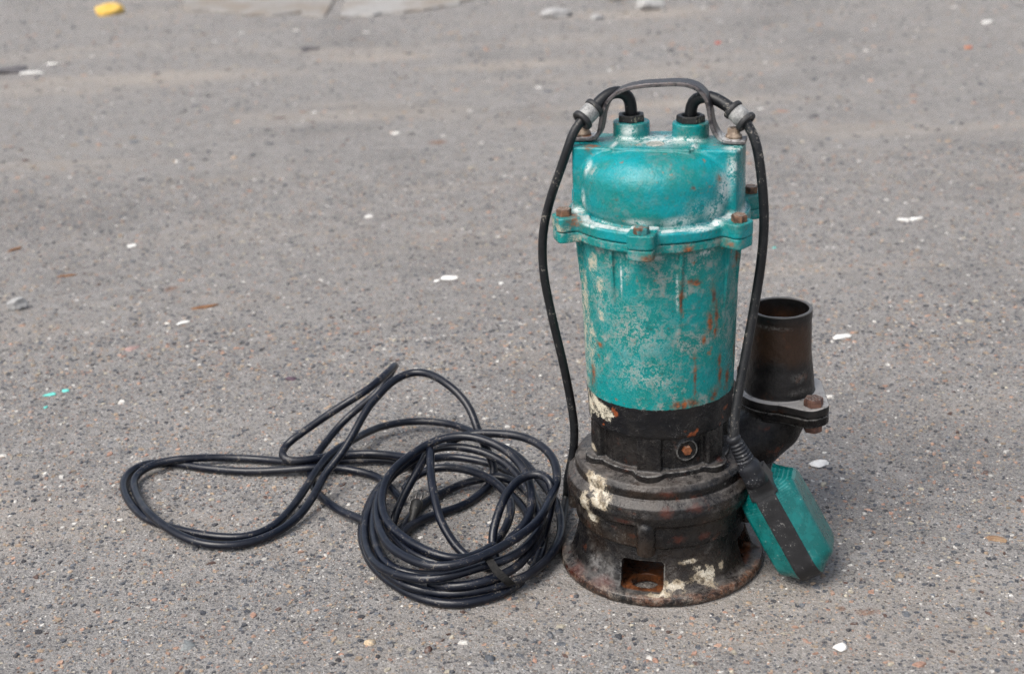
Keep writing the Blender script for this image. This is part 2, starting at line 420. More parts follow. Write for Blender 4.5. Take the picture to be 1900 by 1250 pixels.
# ------------------------------------------------------------------ the ground
def hash2(x, y, s): 
    return np.modf(np.abs(np.sin(x * 12.9898 + y * 78.233 + s * 37.719) * 43758.5453))[0]
def vnoise(x, y, s):
    xi, yi = np.floor(x), np.floor(y); u, v = x - xi, y - yi; u = u * u * (3 - 2 * u); v = v * v * (3 - 2 * v)
    a, b, c, d = hash2(xi, yi, s), hash2(xi + 1, yi, s), hash2(xi, yi + 1, s), hash2(xi + 1, yi + 1, s)
    return a + (b - a) * u + (c - a) * v + (a - b - c + d) * u * v
def ground_z(x, y):
    x = np.asarray(x, float); y = np.asarray(y, float)
    far = np.clip((np.hypot(x - .0, y) - .45) / .8, 0, 1)
    z = (vnoise(x * 2.2, y * 2.2, 1) - .5) * .012 * far + (vnoise(x * 7, y * 7, 2) - .5) * .004 * far
    z += (vnoise(x * 22, y * 22, 3) - .5) * .0018 * np.clip((np.hypot(x, y) - .25) / .3, .25, 1)
    return z - .0006

def asphalt():
    m = Mat('worn_asphalt'); P = m.P
    n0 = m.noise(1.1, 4, .6); n1 = m.noise(4.5, 5, .65); n2 = m.noise(34, 5, .68); n3 = m.noise(230, 4, .7); n4 = m.noise(720, 3, .65)
    base = m.mix((.200, .190, .181), (.275, .263, .251), m.step(n2, .34, .66))
    base = m.mix(base, (.270, .258, .245), m.mul(m.step(n1, .46, .72), .6))
    base = m.mix(base, (.135, .130, .127), m.mul(m.step(m.add(m.mul(n0, .7), m.mul(n1, .3)), .50, .36), .5))
    base = m.mix(base, (.062, .060, .059), m.mul(m.step(m.add(m.mul(n3, .5), m.mul(m.noise(420, 4, .75), .5)), .51, .60), .85))
    base = m.mix(base, (.40, .37, .335), m.mul(m.step(m.noise(310, 4, .75), .565, .66), .6))
    base = m.mix(base, (.50, .485, .47), m.mul(m.step(n4, .56, .66), .7))
    def chipset(scale, thr, fac, prev, seed):
        q = m.vop('ADD', P, (seed, seed * .37, 0)); q = m.vop('ADD', q, m.vop('MULTIPLY', m.noise(scale * 1.3, 2, .5, q, 0, True), (.5 / scale, .5 / scale, 0)))
        vc = m.voro(scale, 'F1', q, 'Color'); vd = m.voro(scale, 'F1', q, 'Distance')
        s3 = m.sep(vc)
        inside = m.mul(m.step(vd, .46, .34), m.step(s3[0], thr, thr + .01))
        col = m.ramp(s3[1], [(0, (.05, .055, .065)), (.30, (.10, .105, .115)), (.42, (.27, .26, .25)), (.58, (.31, .235, .175)), (.70, (.34, .225, .17)), (.82, (.42, .37, .28)), (.92, (.22, .24, .26)), (1, (.62, .60, .57))])
        n = None
        return m.mix(prev, col, m.mul(inside, fac)), inside
    base, i1 = chipset(430, .62, .55, base, 3.1)
    base, i2 = chipset(210, .74, .65, base, 7.7)
    # sand that has blown into the low places
    sx = m.vop('MULTIPLY', P, (.9, 2.6, 1)); sand = m.noise(1.3, 5, .62, sx)
    spots = m.spots([((-1000, 2520, 0), (620, 120, 400)), ((-440, 2660, 0), (260, 90, 300)), ((250, 1980, 0), (420, 70, 300)), ((-120, 2480, 0), (330, 80, 300)), ((820, 1060, 0), (170, 190, 300)), ((760, 760, 0), (120, 160, 300)), ((280, 3150, 0), (420, 160, 400))], .6, .9, n1)
    sm = m.mx(m.mul(m.step(sand, .50, .68), .38), m.mul(spots, .55))
    base = m.mix(base, m.mix((.37, .31, .25), (.43, .375, .315), n2), m.mul(sm, m.step(n3, .34, .54)))
    # a few rust-coloured stains
    rs = m.spots([((-655, 885, 0), (16, 20, 50)), ((-270, 1720, 0), (26, 24, 50)), ((175, -120, 0), (15, 9, 50)), ((152, -112, 0), (7, 7, 50)), ((-210, -75, 0), (14, 10, 50))], .8, .8, m.noise(130, 4, .6))
    base = m.mix(base, (.20, .085, .04), m.mul(rs, .6))
    h = m.add(m.add(m.mul(n2, 1.3), m.mul(n3, .9)), m.add(m.mul(n4, .35), m.add(m.mul(i1, .25), m.mul(i2, .35))))
    return m.done(base, m.mixf(.88, .75, i2), m.bump(h, .0042, 1.0), spec=.22)
asph = asphalt()
ys = np.concatenate([[-60, -20, -6, -2, -.9], np.arange(-.5, 1.0, .012), np.arange(1.0, 5.4, .03), [5.6, 6.2, 8, 14, 30, 60]])
xs = np.concatenate([[-60, -20, -8, -4, -2.8], np.arange(-2.2, -.9, .04), np.arange(-.9, .7, .012), np.arange(.7, 2.0, .04), [2.6, 4, 8, 20, 60]])
GX, GY = np.meshgrid(xs, ys, indexing='ij')
GV = np.stack([GX, GY, ground_z(GX, GY)], -1).reshape(-1, 3)
ii = np.arange(len(xs) * len(ys)).reshape(len(xs), len(ys))
GF = np.stack([ii[:-1, :-1], ii[1:, :-1], ii[1:, 1:], ii[:-1, 1:]], -1).reshape(-1, 4)
ground = link('asphalt_ground', mesh('asphalt_ground', GV, GF), asph)
tag(ground, kind='structure', label='worn grey asphalt yard with small stones set in it')

# stones set in the asphalt
def stone_mat():
    m = Mat('asphalt_stones'); c = m.attr('Col'); gw = m.t.nodes.new('ShaderNodeNewGeometry').outputs['Position']; n = m.noise(300, 4, .65, gw); k = m.noise(1100, 2, .6, gw); d = m.noise(170, 5, .7, gw)
    col = m.mix(c, m.vop('MULTIPLY', c, (.55, .55, .56)), m.step(n, .42, .66)); col = m.mix(col, (.22, .2, .18), m.mul(m.step(k, .55, .68), .5))
    col = m.mix(col, (.20, .19, .18), m.mul(m.step(d, .53, .62), .65))
    return m.done(col, .72, m.bump(m.add(n, k), .0006, .7), spec=.3)
STONE = stone_mat()
PAL = np.array([(.055, .06, .072), (.075, .082, .095), (.045, .045, .05), (.12, .13, .145), (.16, .155, .15), (.30, .225, .155), (.36, .27, .19), (.37, .235, .17), (.31, .185, .135), (.25, .24, .225), (.55, .53, .49), (.40, .36, .28), (.085, .05, .04)])
PW = np.array([.17, .15, .08, .08, .10, .08, .05, .07, .04, .08, .05, .04, .02]); PW = PW / PW.sum()
rng = np.random.default_rng(11)
def px_of(x, y, z=0.0):
    d = np.stack([x - CAM_POS[0], y - CAM_POS[1], np.zeros_like(x) + z - CAM_POS[2]], -1)
    w = d @ FW; return .5 + CAM_F * (d @ RT) / w, .5 * 1250 / 1900 - CAM_F * (d @ UP) / w, CAM_F / w
def in_frame(x, y, mrg=.03):
    u, v, s = px_of(x, y); return (u > -mrg) & (u < 1 + mrg) & (v > -mrg) & (v < 1250 / 1900 + mrg)
NS = 6
def stone_verts(n, dia, squash, hgt, rg):
    """n stones of NS-sided, twin-ringed caps; returns (n, 2*NS+1, 3) local coordinates, in units of metres"""
    a = (np.arange(NS) + rg.uniform(-.32, .32, (n, NS))) * 2 * math.pi / NS
    rr = rg.uniform(.58, 1.15, (n, NS)) * dia[:, None] / 2
    ph = rg.uniform(0, 6.28, n)
    x = rr * np.cos(a); y = rr * np.sin(a) * squash[:, None]
    X = x * np.cos(ph)[:, None] - y * np.sin(ph)[:, None]; Y = x * np.sin(ph)[:, None] + y * np.cos(ph)[:, None]
    k = rg.uniform(.62, .93, (n, NS)); tilt = rg.uniform(-.35, .35, (n, 2))
    V = np.zeros((n, 2 * NS + 1, 3))
    V[:, :NS, 0], V[:, :NS, 1] = X, Y; V[:, :NS, 2] = -.0012
    V[:, NS:2 * NS, 0], V[:, NS:2 * NS, 1] = X * k, Y * k
    V[:, NS:2 * NS, 2] = hgt[:, None] * rg.uniform(.75, 1.1, (n, NS)) + (X * tilt[:, :1] + Y * tilt[:, 1:]) * .35
    V[:, -1, :2] = rg.uniform(-.12, .12, (n, 2)) * dia[:, None]; V[:, -1, 2] = hgt * rg.uniform(1.0, 1.3, n)
    return V
SF = [(j, (j + 1) % NS, NS + (j + 1) % NS) for j in range(NS)] + [(j, NS + (j + 1) % NS, NS + j) for j in range(NS)] + [(NS + j, NS + (j + 1) % NS, 2 * NS) for j in range(NS)]
SF = np.array(SF)
def col_attr(me, cols):
    a = me.color_attributes.new('Col', 'FLOAT_COLOR', 'POINT')
    a.data.foreach_set('color', np.concatenate([cols, np.ones((len(cols), 1))], 1).astype(np.float32).ravel())
def scatter(n, x0, x1, y0, y1, dmin, dmax, pw=2.0):
    x = rng.uniform(x0, x1, n); y = rng.uniform(y0, y1, n); d = dmin + (dmax - dmin) * rng.random(n) ** pw
    k = in_frame(x, y, .14); return x[k], y[k], d[k]
sets = [scatter(38000, -.95, .62, -.30, .55, .0019, .0045, 1.2), scatter(17500, -.98, .66, -.30, .70, .0040, .0085, 1.8),
        scatter(25000, -1.35, 1.1, .5, 1.5, .0034, .0095, 1.8), scatter(11500, -2.3, 1.9, 1.4, 4.6, .007, .017, 2.2),
        scatter(1300, -1.35, 1.05, -.3, 1.6, .008, .014, 1.5), scatter(500, -2.3, 1.8, 1.5, 4.3, .016, .034, 2.0)]
SX, SY, SDIA = (np.concatenate([s[i] for s in sets]) for i in range(3))
keep = (np.hypot(SX, SY) > .112); SX, SY, SDIA = SX[keep], SY[keep], SDIA[keep]
pxs = px_of(SX, SY)[2] * SDIA * np.where(in_frame(SX, SY, 0), 1, .01); order = np.argsort(-pxs)
big, small = order[:285], order[285:]
SC = PAL[rng.choice(len(PAL), len(SX), p=PW)] * rng.uniform(.8, 1.25, (len(SX), 1))
md = (SDIA < .0065) | (SY > .7); SC[md] = SC[md] * .90 + np.array([.22, .21, .20]) * .10
tiny = SDIA < .0032; wt = tiny & (rng.random(len(SX)) < .15); SC[wt] = np.array([.6, .58, .55]) * rng.uniform(.7, 1.15, (wt.sum(), 1))
V = stone_verts(len(small), SDIA[small], rng.uniform(.5, 1, len(small)), SDIA[small] * rng.uniform(.04, .20, len(small)), rng)
V[:, :, 0] += SX[small][:, None]; V[:, :, 1] += SY[small][:, None]; V[:, :, 2] += ground_z(SX[small], SY[small])[:, None]
F = (SF[None] + (np.arange(len(small)) * (2 * NS + 1))[:, None, None]).reshape(-1, 3)
gm = mesh('gravel', V.reshape(-1, 3), F, False); col_attr(gm, np.repeat(SC[small], 2 * NS + 1, 0))
tag(link('gravel', gm, STONE, ground), kind='stuff')
variants = []
for q in range(26):
    v = stone_verts(1, np.array([.01]), np.array([rng.uniform(.5, 1)]), np.array([.0011 * rng.uniform(.4, 1.6)]), rng)[0]
    me = mesh('stone', v, SF, False); c = PAL[q % len(PAL)] * rng.uniform(.8, 1.2)
    col_attr(me, np.repeat(c[None], len(v), 0)); me.materials.append(STONE); variants.append(me)
for i in big:
    o = link('stone', variants[rng.integers(len(variants))], None, ground, (SX[i], SY[i], float(ground_z(SX[i], SY[i]))))
    s = SDIA[i] / .01; o.scale = (s, s, min(s, 1.0) * .5 + .5); o.rotation_euler = (0, 0, rng.uniform(0, 6.28))
def set_stone(x, y, dia, squash, h, rz, col):
    v = stone_verts(1, np.array([dia]), np.array([squash]), np.array([h]), rng)[0]
    me = mesh('stone', v, SF, True); col_attr(me, np.repeat(np.array(col)[None], len(v), 0)); me.materials.append(STONE)
    o = link('stone', me, None, ground, (x, y, float(ground_z(x, y)))); o.rotation_euler = (0, 0, rz); return o
set_stone(-.444, -.125, .021, .75, .002, .4, (.20, .215, .215)); set_stone(-.171, -.1686, .017, .7, .003, 1.0, (.07, .078, .09))
set_stone(-.279, -.135, .014, .8, .003, .2, (.55, .42, .27)); set_stone(-.660, .638, .036, .55, .002, .3, (.36, .24, .215))
set_stone(-.115, -.135, .013, .5, .003, .9, (.085, .09, .10)); set_stone(-.225, -.150, .012, .6, .003, 2., (.10, .05, .038))

# ------------------------------------------------------------------ loose things lying about
def lump(name, size, mat, loc, rz, label, cat, group=None, seed=0, jag=.22, cube=False):
    """an irregular chunk: a rounded block pushed in and out by noise; size is its full width, depth, height"""
    rg = np.random.default_rng(seed); n = 9; vs = []; key = {}; fs = []
    def vid(q):
        if q not in key:
            v = np.array(q, float) / (n - 1) * 2 - 1
            s = np.linalg.norm(v); v = v if cube else v * (.72 + .28 / max(s, .4))
            key[q] = len(vs); vs.append(v)
        return key[q]
    for a in range(3):
        b, c = (a + 1) % 3, (a + 2) % 3
        for e in (0, n - 1):
            for i in range(n - 1):
                for j in range(n - 1):
                    q = []
                    for di, dj in ((0, 0), (1, 0), (1, 1), (0, 1)):
                        t = [0, 0, 0]; t[a] = e; t[b] = i + di; t[c] = j + dj; q.append(vid(tuple(t)))
                    fs.append(q if e else q[::-1])
    V = np.array(vs); dirs = rg.normal(size=(14, 3)); dirs /= np.linalg.norm(dirs, axis=1)[:, None]
    for d in dirs:                                    # chip facets off it
        lim = rg.uniform(.62, 1.05) if jag else 9; h = V @ d; over = h > lim
        V[over] -= np.outer((h[over] - lim) * .85, d)
    V += jag * .18 * np.sin(V[:, [1, 2, 0]] * 5 + rg.uniform(0, 6, 3)) + rg.normal(scale=.02 * jag * 4, size=V.shape)
    V = V * np.array(size) / 2; V[:, 2] -= V[:, 2].min() + size[2] * .12
    o = link(name, mesh(name, V, fs, jag < .15), mat, None, (loc[0], loc[1], float(ground_z(loc[0], loc[1])))); o.rotation_euler = (0, 0, rz)
    return tag(o, label, cat, group)
white_chip = plain('white_chip', (.70, .69, .66), (.55, .53, .50), .8, 120)
grey_rock = plain('grey_rock', (.24, .24, .235), (.38, .37, .36), .85, 60, .002)
dark_rock = plain('dark_chip', (.05, .05, .058), (.11, .10, .10), .8, 90)
twig_mat = plain('rusty_brown_flake', (.13, .055, .022), (.22, .11, .05), .85, 140)
teal_chip = plain('teal_paint_chip', (.10, .48, .42), (.14, .55, .48), .5, 90)
yellow_m = plain('yellow_foam', (.62, .36, .05), (.70, .48, .13), .8, 40, .002)
for (x, y, w, d, h, rz, sd_, lb) in [(-.375, 1.212, .017, .012, .005, .2, 1, 'small round white chip standing alone on the asphalt left of the pump handle'),
        (-.229, .866, .026, .019, .006, .1, 2, 'largest white chip on the asphalt midway between coil and pump lid'),
        (-.247, .858, .011, .008, .003, .5, 3, 'tiny white flake touching the left end of the largest white chip'),
        (.299, .551, .027, .017, .005, .1, 4, 'flat oval white chip on the asphalt right of the upright pipe'),
        (.506, 1.043, .022, .012, .004, -.3, 5, 'left one of two white flakes meeting in a shallow V, far right'),
        (.528, 1.048, .024, .011, .004, .45, 6, 'right one of two white flakes meeting in a shallow V, far right'),
        (1.17, 2.76, .036, .02, .008, .2, 7, 'white chip nearest the top right corner of the yard'),
        (-.607, .725, .020, .009, .004, .5, 8, 'narrow white chip beside the brown splinter'),
        (-.762, 1.102, .014, .010, .004, .2, 9, 'small white chip at the left, above the rust stain'),
        (.194, .184, .022, .016, .003, .7, 10, 'pale crumbly chip on the asphalt just behind the float'),
        (.139, -.176, .012, .011, .004, .7, 13, 'small bright white chip in front of the float, near the front edge'),
        (-.150, .83, .0075, .0065, .003, .7, 14, 'tiny white crumb on the asphalt between the white chips and the hanging cable')]:
    lump('white_chip', (w, d, h), white_chip, (x, y), rz, lb, 'chip', 'white chips on the asphalt', sd_, .2)
lump('grey_rock', (.030, .027, .020), grey_rock, (-.873, .828), .4, 'light grey broken stone lying at the left edge', 'rock', None, 21, .3)
lump('grey_rock', (.085, .05, .035), grey_rock, (.314, 3.23), .2, 'biggest pale grey rock on the dirt at the top, right of the slabs', 'rock', 'pale rocks at the far edge', 22, .3)
lump('grey_rock', (.065, .05, .03), grey_rock, (.225, 3.42), 1.2, 'pale rock at the very top, left of the biggest one', 'rock', 'pale rocks at the far edge', 23, .3)
lump('grey_rock', (.10, .06, .025), grey_rock, (.04, 3.18), .1, 'flat pale rock at the top, nearest the slab corner', 'rock', 'pale rocks at the far edge', 24, .25)
lump('grey_rock', (.05, .035, .022), grey_rock, (.15, 3.10), .9, 'small pale rock in front of the other far rocks', 'rock', 'pale rocks at the far edge', 25, .3)
lump('teal_paint_flake', (.0175, .011, .002), teal_chip, (-.735, .484), .35, 'largest of three turquoise flakes at the left', 'paint flake', 'turquoise flakes', 31, .1)
lump('teal_paint_flake', (.010, .007, .002), teal_chip, (-.7154, .494), .2, 'round turquoise flake right of the largest one', 'paint flake', 'turquoise flakes', 32, .1)
lump('teal_paint_flake', (.006, .004, .002), teal_chip, (-.7276, .444), .9, 'tiniest turquoise flake, nearest the camera at the left', 'paint flake', 'turquoise flakes', 33, .1)
lump('teal_paint_flake', (.007, .005, .002), teal_chip, (.278, .938), .3, 'turquoise speck on the asphalt right of the float cable', 'paint flake', 'turquoise flakes', 34, .1)
lump('brown_splinter', (.040, .009, .004), twig_mat, (-.588, .795), .25, 'rusty brown splinter lying near the narrow white chip', 'splinter', 'brown splinters', 41, .3)
lump('brown_splinter', (.026, .010, .004), twig_mat, (-.960, 1.117), .7, 'brown splinter at the left edge, farthest of the three', 'splinter', 'brown splinters', 42, .3)
lump('brown_splinter', (.036, .006, .003), twig_mat, (-.840, .972), .2, 'thin brown splinter at the left, behind the grey stone', 'splinter', 'brown splinters', 43, .3)
lump('brown_leaf', (.020, .008, .004), plain('dry_leaf', (.16, .09, .05), (.26, .18, .11), .8, 100), (.332, .001), -.4, 'curled brown leaf scrap at the right of the float', 'leaf', None, 44, .3)
lump('purple_chip', (.015, .008, .004), plain('purple_chip', (.06, .035, .05), (.11, .07, .09), .6, 90), (-.425, .496), -.1, 'dark purple chip behind the raised cable loop', 'chip', None, 45, .3)
lump('white_stick', (.055, .010, .006), white_chip, (-1.33, 2.76), -.25, 'white sliver lying farther back of the pair at far left', 'sliver', 'white slivers', 51, .2)
lump('white_stick', (.065, .02, .008), white_chip, (-1.354, 2.63), .1, 'white sliver lying in front of the other at far left', 'sliver', 'white slivers', 52, .2)
lump('dark_chip', (.055, .012, .01), dark_rock, (-.648, 2.80), -.05, 'dark stick-like chip far back, left of the centre', 'chip', None, 53, .3)
lump('dark_chip', (.11, .06, .016), dark_rock, (-1.43, 2.66), .1, 'dark clod beside the white slivers at far left', 'clod', None, 54, .3)
lump('yellow_block', (.088, .045, .042), yellow_m, (-1.372, 3.60), .30, 'yellow foam block lying at the top left corner', 'foam block', None, 61, .16, True)
for x, y, s, lb in [(.43, 2.62, .018, 'red-brown stone chip far back on the right'), (1.02, 2.42, .02, 'orange stone chip far back near the right edge')]:
    lump('red_chip', (s, s * .7, s * .4), plain('red_chip', (.30, .06, .05) if x < .5 else (.42, .17, .07), (.36, .12, .09), .8, 90), (x, y), .3, lb, 'chip', None, int(x * 100), .3)

# old concrete slabs at the far edge
def slab(name, pts, z, label, mat):
    pts = np.array(pts, float); n = len(pts); c = pts.mean(0); inner = c + (pts - c) * .985
    V = [(x, y, -.03) for x, y in pts] + [(x, y, z - .006) for x, y in pts] + [(x, y, z) for x, y in inner]
    F = [[i, (i + 1) % n, n + (i + 1) % n, n + i] for i in range(n)] + [[n + i, n + (i + 1) % n, 2 * n + (i + 1) % n, 2 * n + i] for i in range(n)] + [list(range(2 * n, 3 * n))]
    return tag(link(name, mesh(name, V, F, False), mat), label, 'concrete slab', 'concrete slabs at the far edge')
def slab_mat(nm, a, b, dirt):
    m = Mat(nm); n1 = m.noise(7, 5, .65); n2 = m.noise(60, 5, .6)
    c = m.mix(a, b, m.step(n2, .35, .65)); c = m.mix(c, (.20, .17, .14), m.mul(m.step(n1, .42, .62), dirt))
    return m.done(c, .9, m.bump(n2, .004, .8), spec=.2)
def wob(a, b, n, amp, sd_):
    rg = np.random.default_rng(sd_); a, b = np.array(a), np.array(b)
    t = np.linspace(0, 1, n)[:, None]; nrm = np.array([-(b - a)[1], (b - a)[0]]) / np.linalg.norm(b - a)
    return (a + (b - a) * t + nrm * rg.normal(0, amp, (n, 1)) * np.minimum(1, 6 * t * (1 - t)))[:-1].tolist()
slab('concrete_slab', wob((-.612, 3.27), (-.36, 3.35), 9, .012, 1) + wob((-.36, 3.35), (-.12, 3.60), 9, .012, 2) + [[.05, 4.6], [-.66, 4.75]], .012, 'pale concrete slab at the top edge, right of the joint', slab_mat('pale_concrete', (.25, .243, .233), (.30, .292, .28), .8))
slab('concrete_slab', wob((-1.14, 3.62), (-.616, 3.30), 14, .02, 3) + [[-.664, 4.75], [-1.35, 4.9]], .008, 'dirtier concrete slab at the top edge, left of the joint', slab_mat('dirty_concrete', (.21, .20, .185), (.26, .245, .23), .9))

# ------------------------------------------------------------------ the pump
pump = empty('submersible_pump', (0, 0, 0), R(-15.5))
tag(pump, 'worn turquoise and black submersible water pump standing upright on asphalt', 'water pump')
def part(name, me, mat, parent=pump): return link(name, me, mat, parent)

# foot: hollow skirt with intake openings
def f_foot(X, Y, Z):
    r = np.sqrt(X * X + Y * Y)
    o = poly2(r, Z, [(-5, 1.5), (96.5, 1.5), (97.6, 5), (96.6, 8), (93, 9.6), (88.5, 11.5), (85.4, 16), (81.8, 28), (78.9, 40), (77.4, 52), (-5, 52)]) - 1.4
    cav = poly2(r, Z, [(-5, 9.5), (80, 9.5), (77.5, 20), (73.5, 44), (68, 47), (-5, 47)])
    d = smax(o, -cav, 1.5)
    for a in (0, 90, 180, 270):
        x, y = rot(X, Y, a - 3)
        d = smax(d, -box(x, y, Z, (0, -95, 24.0), (20.0, 23, 14.0), 4.0), 1.5)
        d = smax(d, -cylz(x, y, Z, 13.2, -10, 30, 1, (0, -66.5)), 1.5)
    return d + rough(X, Y, Z, .25, 1)
foot_cream = [((34, -88, 17), (20, 10, 5)), ((58, -70, 22), (15, 13, 9)), ((12, -94, 13), (14, 7, 4)), ((68, -58, 28), (5, 7, 8)), ((45, -78, 37), (14, 12, 3)), ((50, -74, 30), (8, 8, 5))]
foot_red = [((-41, -80, 12), (18, 14, 7)), ((-70, -60, 8), (20, 20, 8)), ((72, -52, 40), (6, 6, 8))]
M_FOOT = black_iron('scraped_black_foot', foot_cream, foot_red, True, .0, .55, .35)
part('foot', surfnet('foot', f_foot, (-101, -101, -1), (101, 101, 54), 1.1), M_FOOT)

def f_vol(X, Y, Z):
    r = np.sqrt(X * X + Y * Y)
    d = poly2(r + 1.7, Z, [(-5, 52.7), (79, 52.7), (81.5, 54.7), (82.0, 62), (82.0, 73), (82.6, 75.5), (87.4, 80), (89.8, 87.5), (88.4, 94.5), (83.6, 99.4), (79.0, 102), (80.8, 104.4), (81.0, 109.5), (78.8, 112.8), (74, 113.6), (60, 117), (-5, 117)]) - 2.7
    for a in (0, 90, 180, 270):
        x, y = rot(X, Y, a)
        d = smin(d, capsule(x, y, Z, (0, -83.5, 50), (0, -83.5, 74), 8.6), 2.2)
    return d + rough(X, Y, Z, .3, 2)
vol_cream = [((-53, -67, 108), (15, 14, 9)), ((-44, -76, 97), (13, 13, 9)), ((-56, -65, 72), (8, 10, 10)), ((-58, -62, 86), (9, 9, 12))]
vol_red = [((20, -82, 109), (13, 10, 5)), ((20, -87, 94), (9, 9, 7)), ((45, -75, 95), (12, 10, 6)), ((-20, -84, 82), (14, 8, 4)), ((30, -80, 62), (10, 9, 6)), ((52, -66, 62), (8, 8, 5))]
M_VOL = black_iron('black_cast_casing', vol_cream, vol_red, False, .31, .62, .65)
part('pump_casing', surfnet('pump_casing', f_vol, (-93, -93, 48), (93, 93, 122), 1.1), M_VOL)

def f_neck(X, Y, Z):
    r = np.sqrt(X * X + Y * Y)
    d = cylz(X, Y, Z, 60, 112, 160, 1.5)
    col = cylz(X, Y, Z, 66, 112, 123, 1.0)
    for a in range(0, 360, 60):
        x, y = rot(X, Y, a)
        d = smin(d, box(x, y, Z, (0, -56, 134), (11.5, 10.3, 26), 3.0), 1.2)
        col = smin(col, cylz(x, y, Z, 16, 112, 123, 1.0, (0, -58.5)), 3)
    d = smin(d, col, 1.5)
    x, y = rot(X, Y, 33)
    d = smin(d, capsule(x, y, Z, (0, -45, 141), (0, -54, 141), 12.5), 2.5)
    q = np.maximum(np.sqrt(x * x + (Z - 141) ** 2) - 9.0, y + 59.0)
    d = smax(d, -q, 1.2)
    return d + rough(X, Y, Z, .25, 3)
M_NECK = black_iron('black_cast_neck', [((-60, -30, 128), (8, 8, 3))], [((60, -30, 124), (6, 6, 4))], False, .77, .6, .10)
part('oil_chamber', surfnet('oil_chamber', f_neck, (-80, -80, 110), (80, 80, 162), 1.0), M_NECK)

def lugs(X, Y, Z, z0, z1, grow=0.0):
    d = None
    for a in range(0, 360, 60):
        x, y = rot(X, Y, a)
        b = box(x, y, Z, (0, -84, (z0 + z1) / 2), (11.8 + grow, 14.3 + grow, (z1 - z0) / 2), 1.0)
        c = np.sqrt(np.maximum(np.abs(x) - 5.5, 0) ** 2 + np.maximum(-y - 91.5, 0) ** 2) - 6.6 - grow
        b = smax(b, c, 1.5)
        d = b if d is None else np.minimum(d, b)
    return d
def f_motor(X, Y, Z):
    r = np.sqrt(X * X + Y * Y)
    d = poly2(r, Z, [(-5, 157), (65.5, 157), (66.6, 159), (67.6, 187), (72.2, 333), (72.2, 346.3), (-5, 346.3)]) - 1.0
    for a in (-84, -64, -24, 24, 64, 84, 110, 150, 210, 250):
        x, y = rot(X, Y, a); t = np.clip((Z - 262) / 70, 0, 1)
        rb = np.maximum(np.abs(x) - (.7 + 1.0 * t), np.maximum(-y - (70.3 + 6.6 * t), y))
        rb = np.maximum(rb, 258 - Z)
        d = smin(d, rb, 1.3)
    fl = cylz(X, Y, Z, 81.0, 338.5, 346.7, 1.4)
    d = smin(d, fl, 2.5)
    d = smin(d, np.maximum(lugs(X, Y, Z, 337, 346.7), 60 - r), 3)
    return d + rough(X, Y, Z, .2, 4)
body_rust = [((42, -58, 307), (6, 6, 4.5)), ((38, -61, 309), (4, 4, 3)), ((56, -45, 291), (3.5, 4, 10)), ((53, -47, 266), (4.2, 5, 12)), ((58, -41, 270), (3, 4, 16)), ((57, -42, 256), (2.5, 3, 8)), ((48, -51, 250), (2.5, 3, 5)), ((-55, -43, 207), (4.5, 5, 14)), ((-57, -40, 199), (3, 4, 7)), ((-46, -54, 242), (5, 4, 3.5)), ((61, -34, 210), (3.2, 4, 11)), ((60, -35, 225), (2.2, 3, 8)), ((25, -64, 191), (7, 5, 4)), ((39, -56, 191), (7, 6, 5)), ((32, -60, 190), (4, 4, 6)), ((56, -39, 194), (7, 8, 7)), ((41, -55, 216), (1.7, 3, 22)), ((40, -56, 236), (2.5, 3, 5)), ((73, 3, 292), (4, 5, 16)), ((72, -12, 318), (4, 4, 8)), ((70, -5, 222), (3, 5, 16)), ((66, -22, 203), (3, 4, 12)), ((69, -57, 341), (8, 9, 5)), ((39, -72, 341), (7, 6, 4)), ((8, -94, 340), (8, 9, 5)), ((30, -66, 294), (1.8, 3, 22)), ((30, -66, 318), (2, 3, 4))]
body_cream = [((-62, -34, 262), (11, 14, 66)), ((-56, -44, 235), (9, 10, 30)), ((-66, -26, 250), (7, 13, 60)), ((-51, -52, 318), (9, 8, 14)), ((-44, -58, 300), (5, 5, 12)), ((-67, -18, 200), (6, 12, 26)), ((-60, -40, 341), (22, 22, 6)), ((-45, -60, 270), (7, 6, 10))]
body_worn = [((-10, -68, 262), (62, 40, 52)), ((-40, -56, 292), (30, 24, 52)), ((-5, -68, 222), (56, 40, 34)), ((-2, -73, 329), (40, 12, 8)), ((40, -58, 330), (22, 14, 8)), ((-52, -44, 222), (24, 20, 30)), ((12, -68, 215), (30, 16, 20)), ((-17, -70, 318), (9, 8, 16)), ((30, -66, 306), (5, 6, 26))]
body_powder = [((-22, -70, 312), (1.6, 5, 26)), ((-4, -73, 333), (30, 8, 4)), ((27, -67, 300), (2, 5, 26)), ((50, -52, 333), (16, 12, 4))]
M_BODY = teal_paint('worn_teal_body', body_rust, body_cream, body_worn, body_powder, .1868, .0, [((-44, -53, 174), (13, 13, 9)), ((-57, -39, 177), (13, 13, 10)), ((-62, -30, 170), (6, 8, 12))])
part('motor_body', surfnet('motor_body', f_motor, (-101, -101, 154), (101, 101, 349), 1.15), M_BODY)

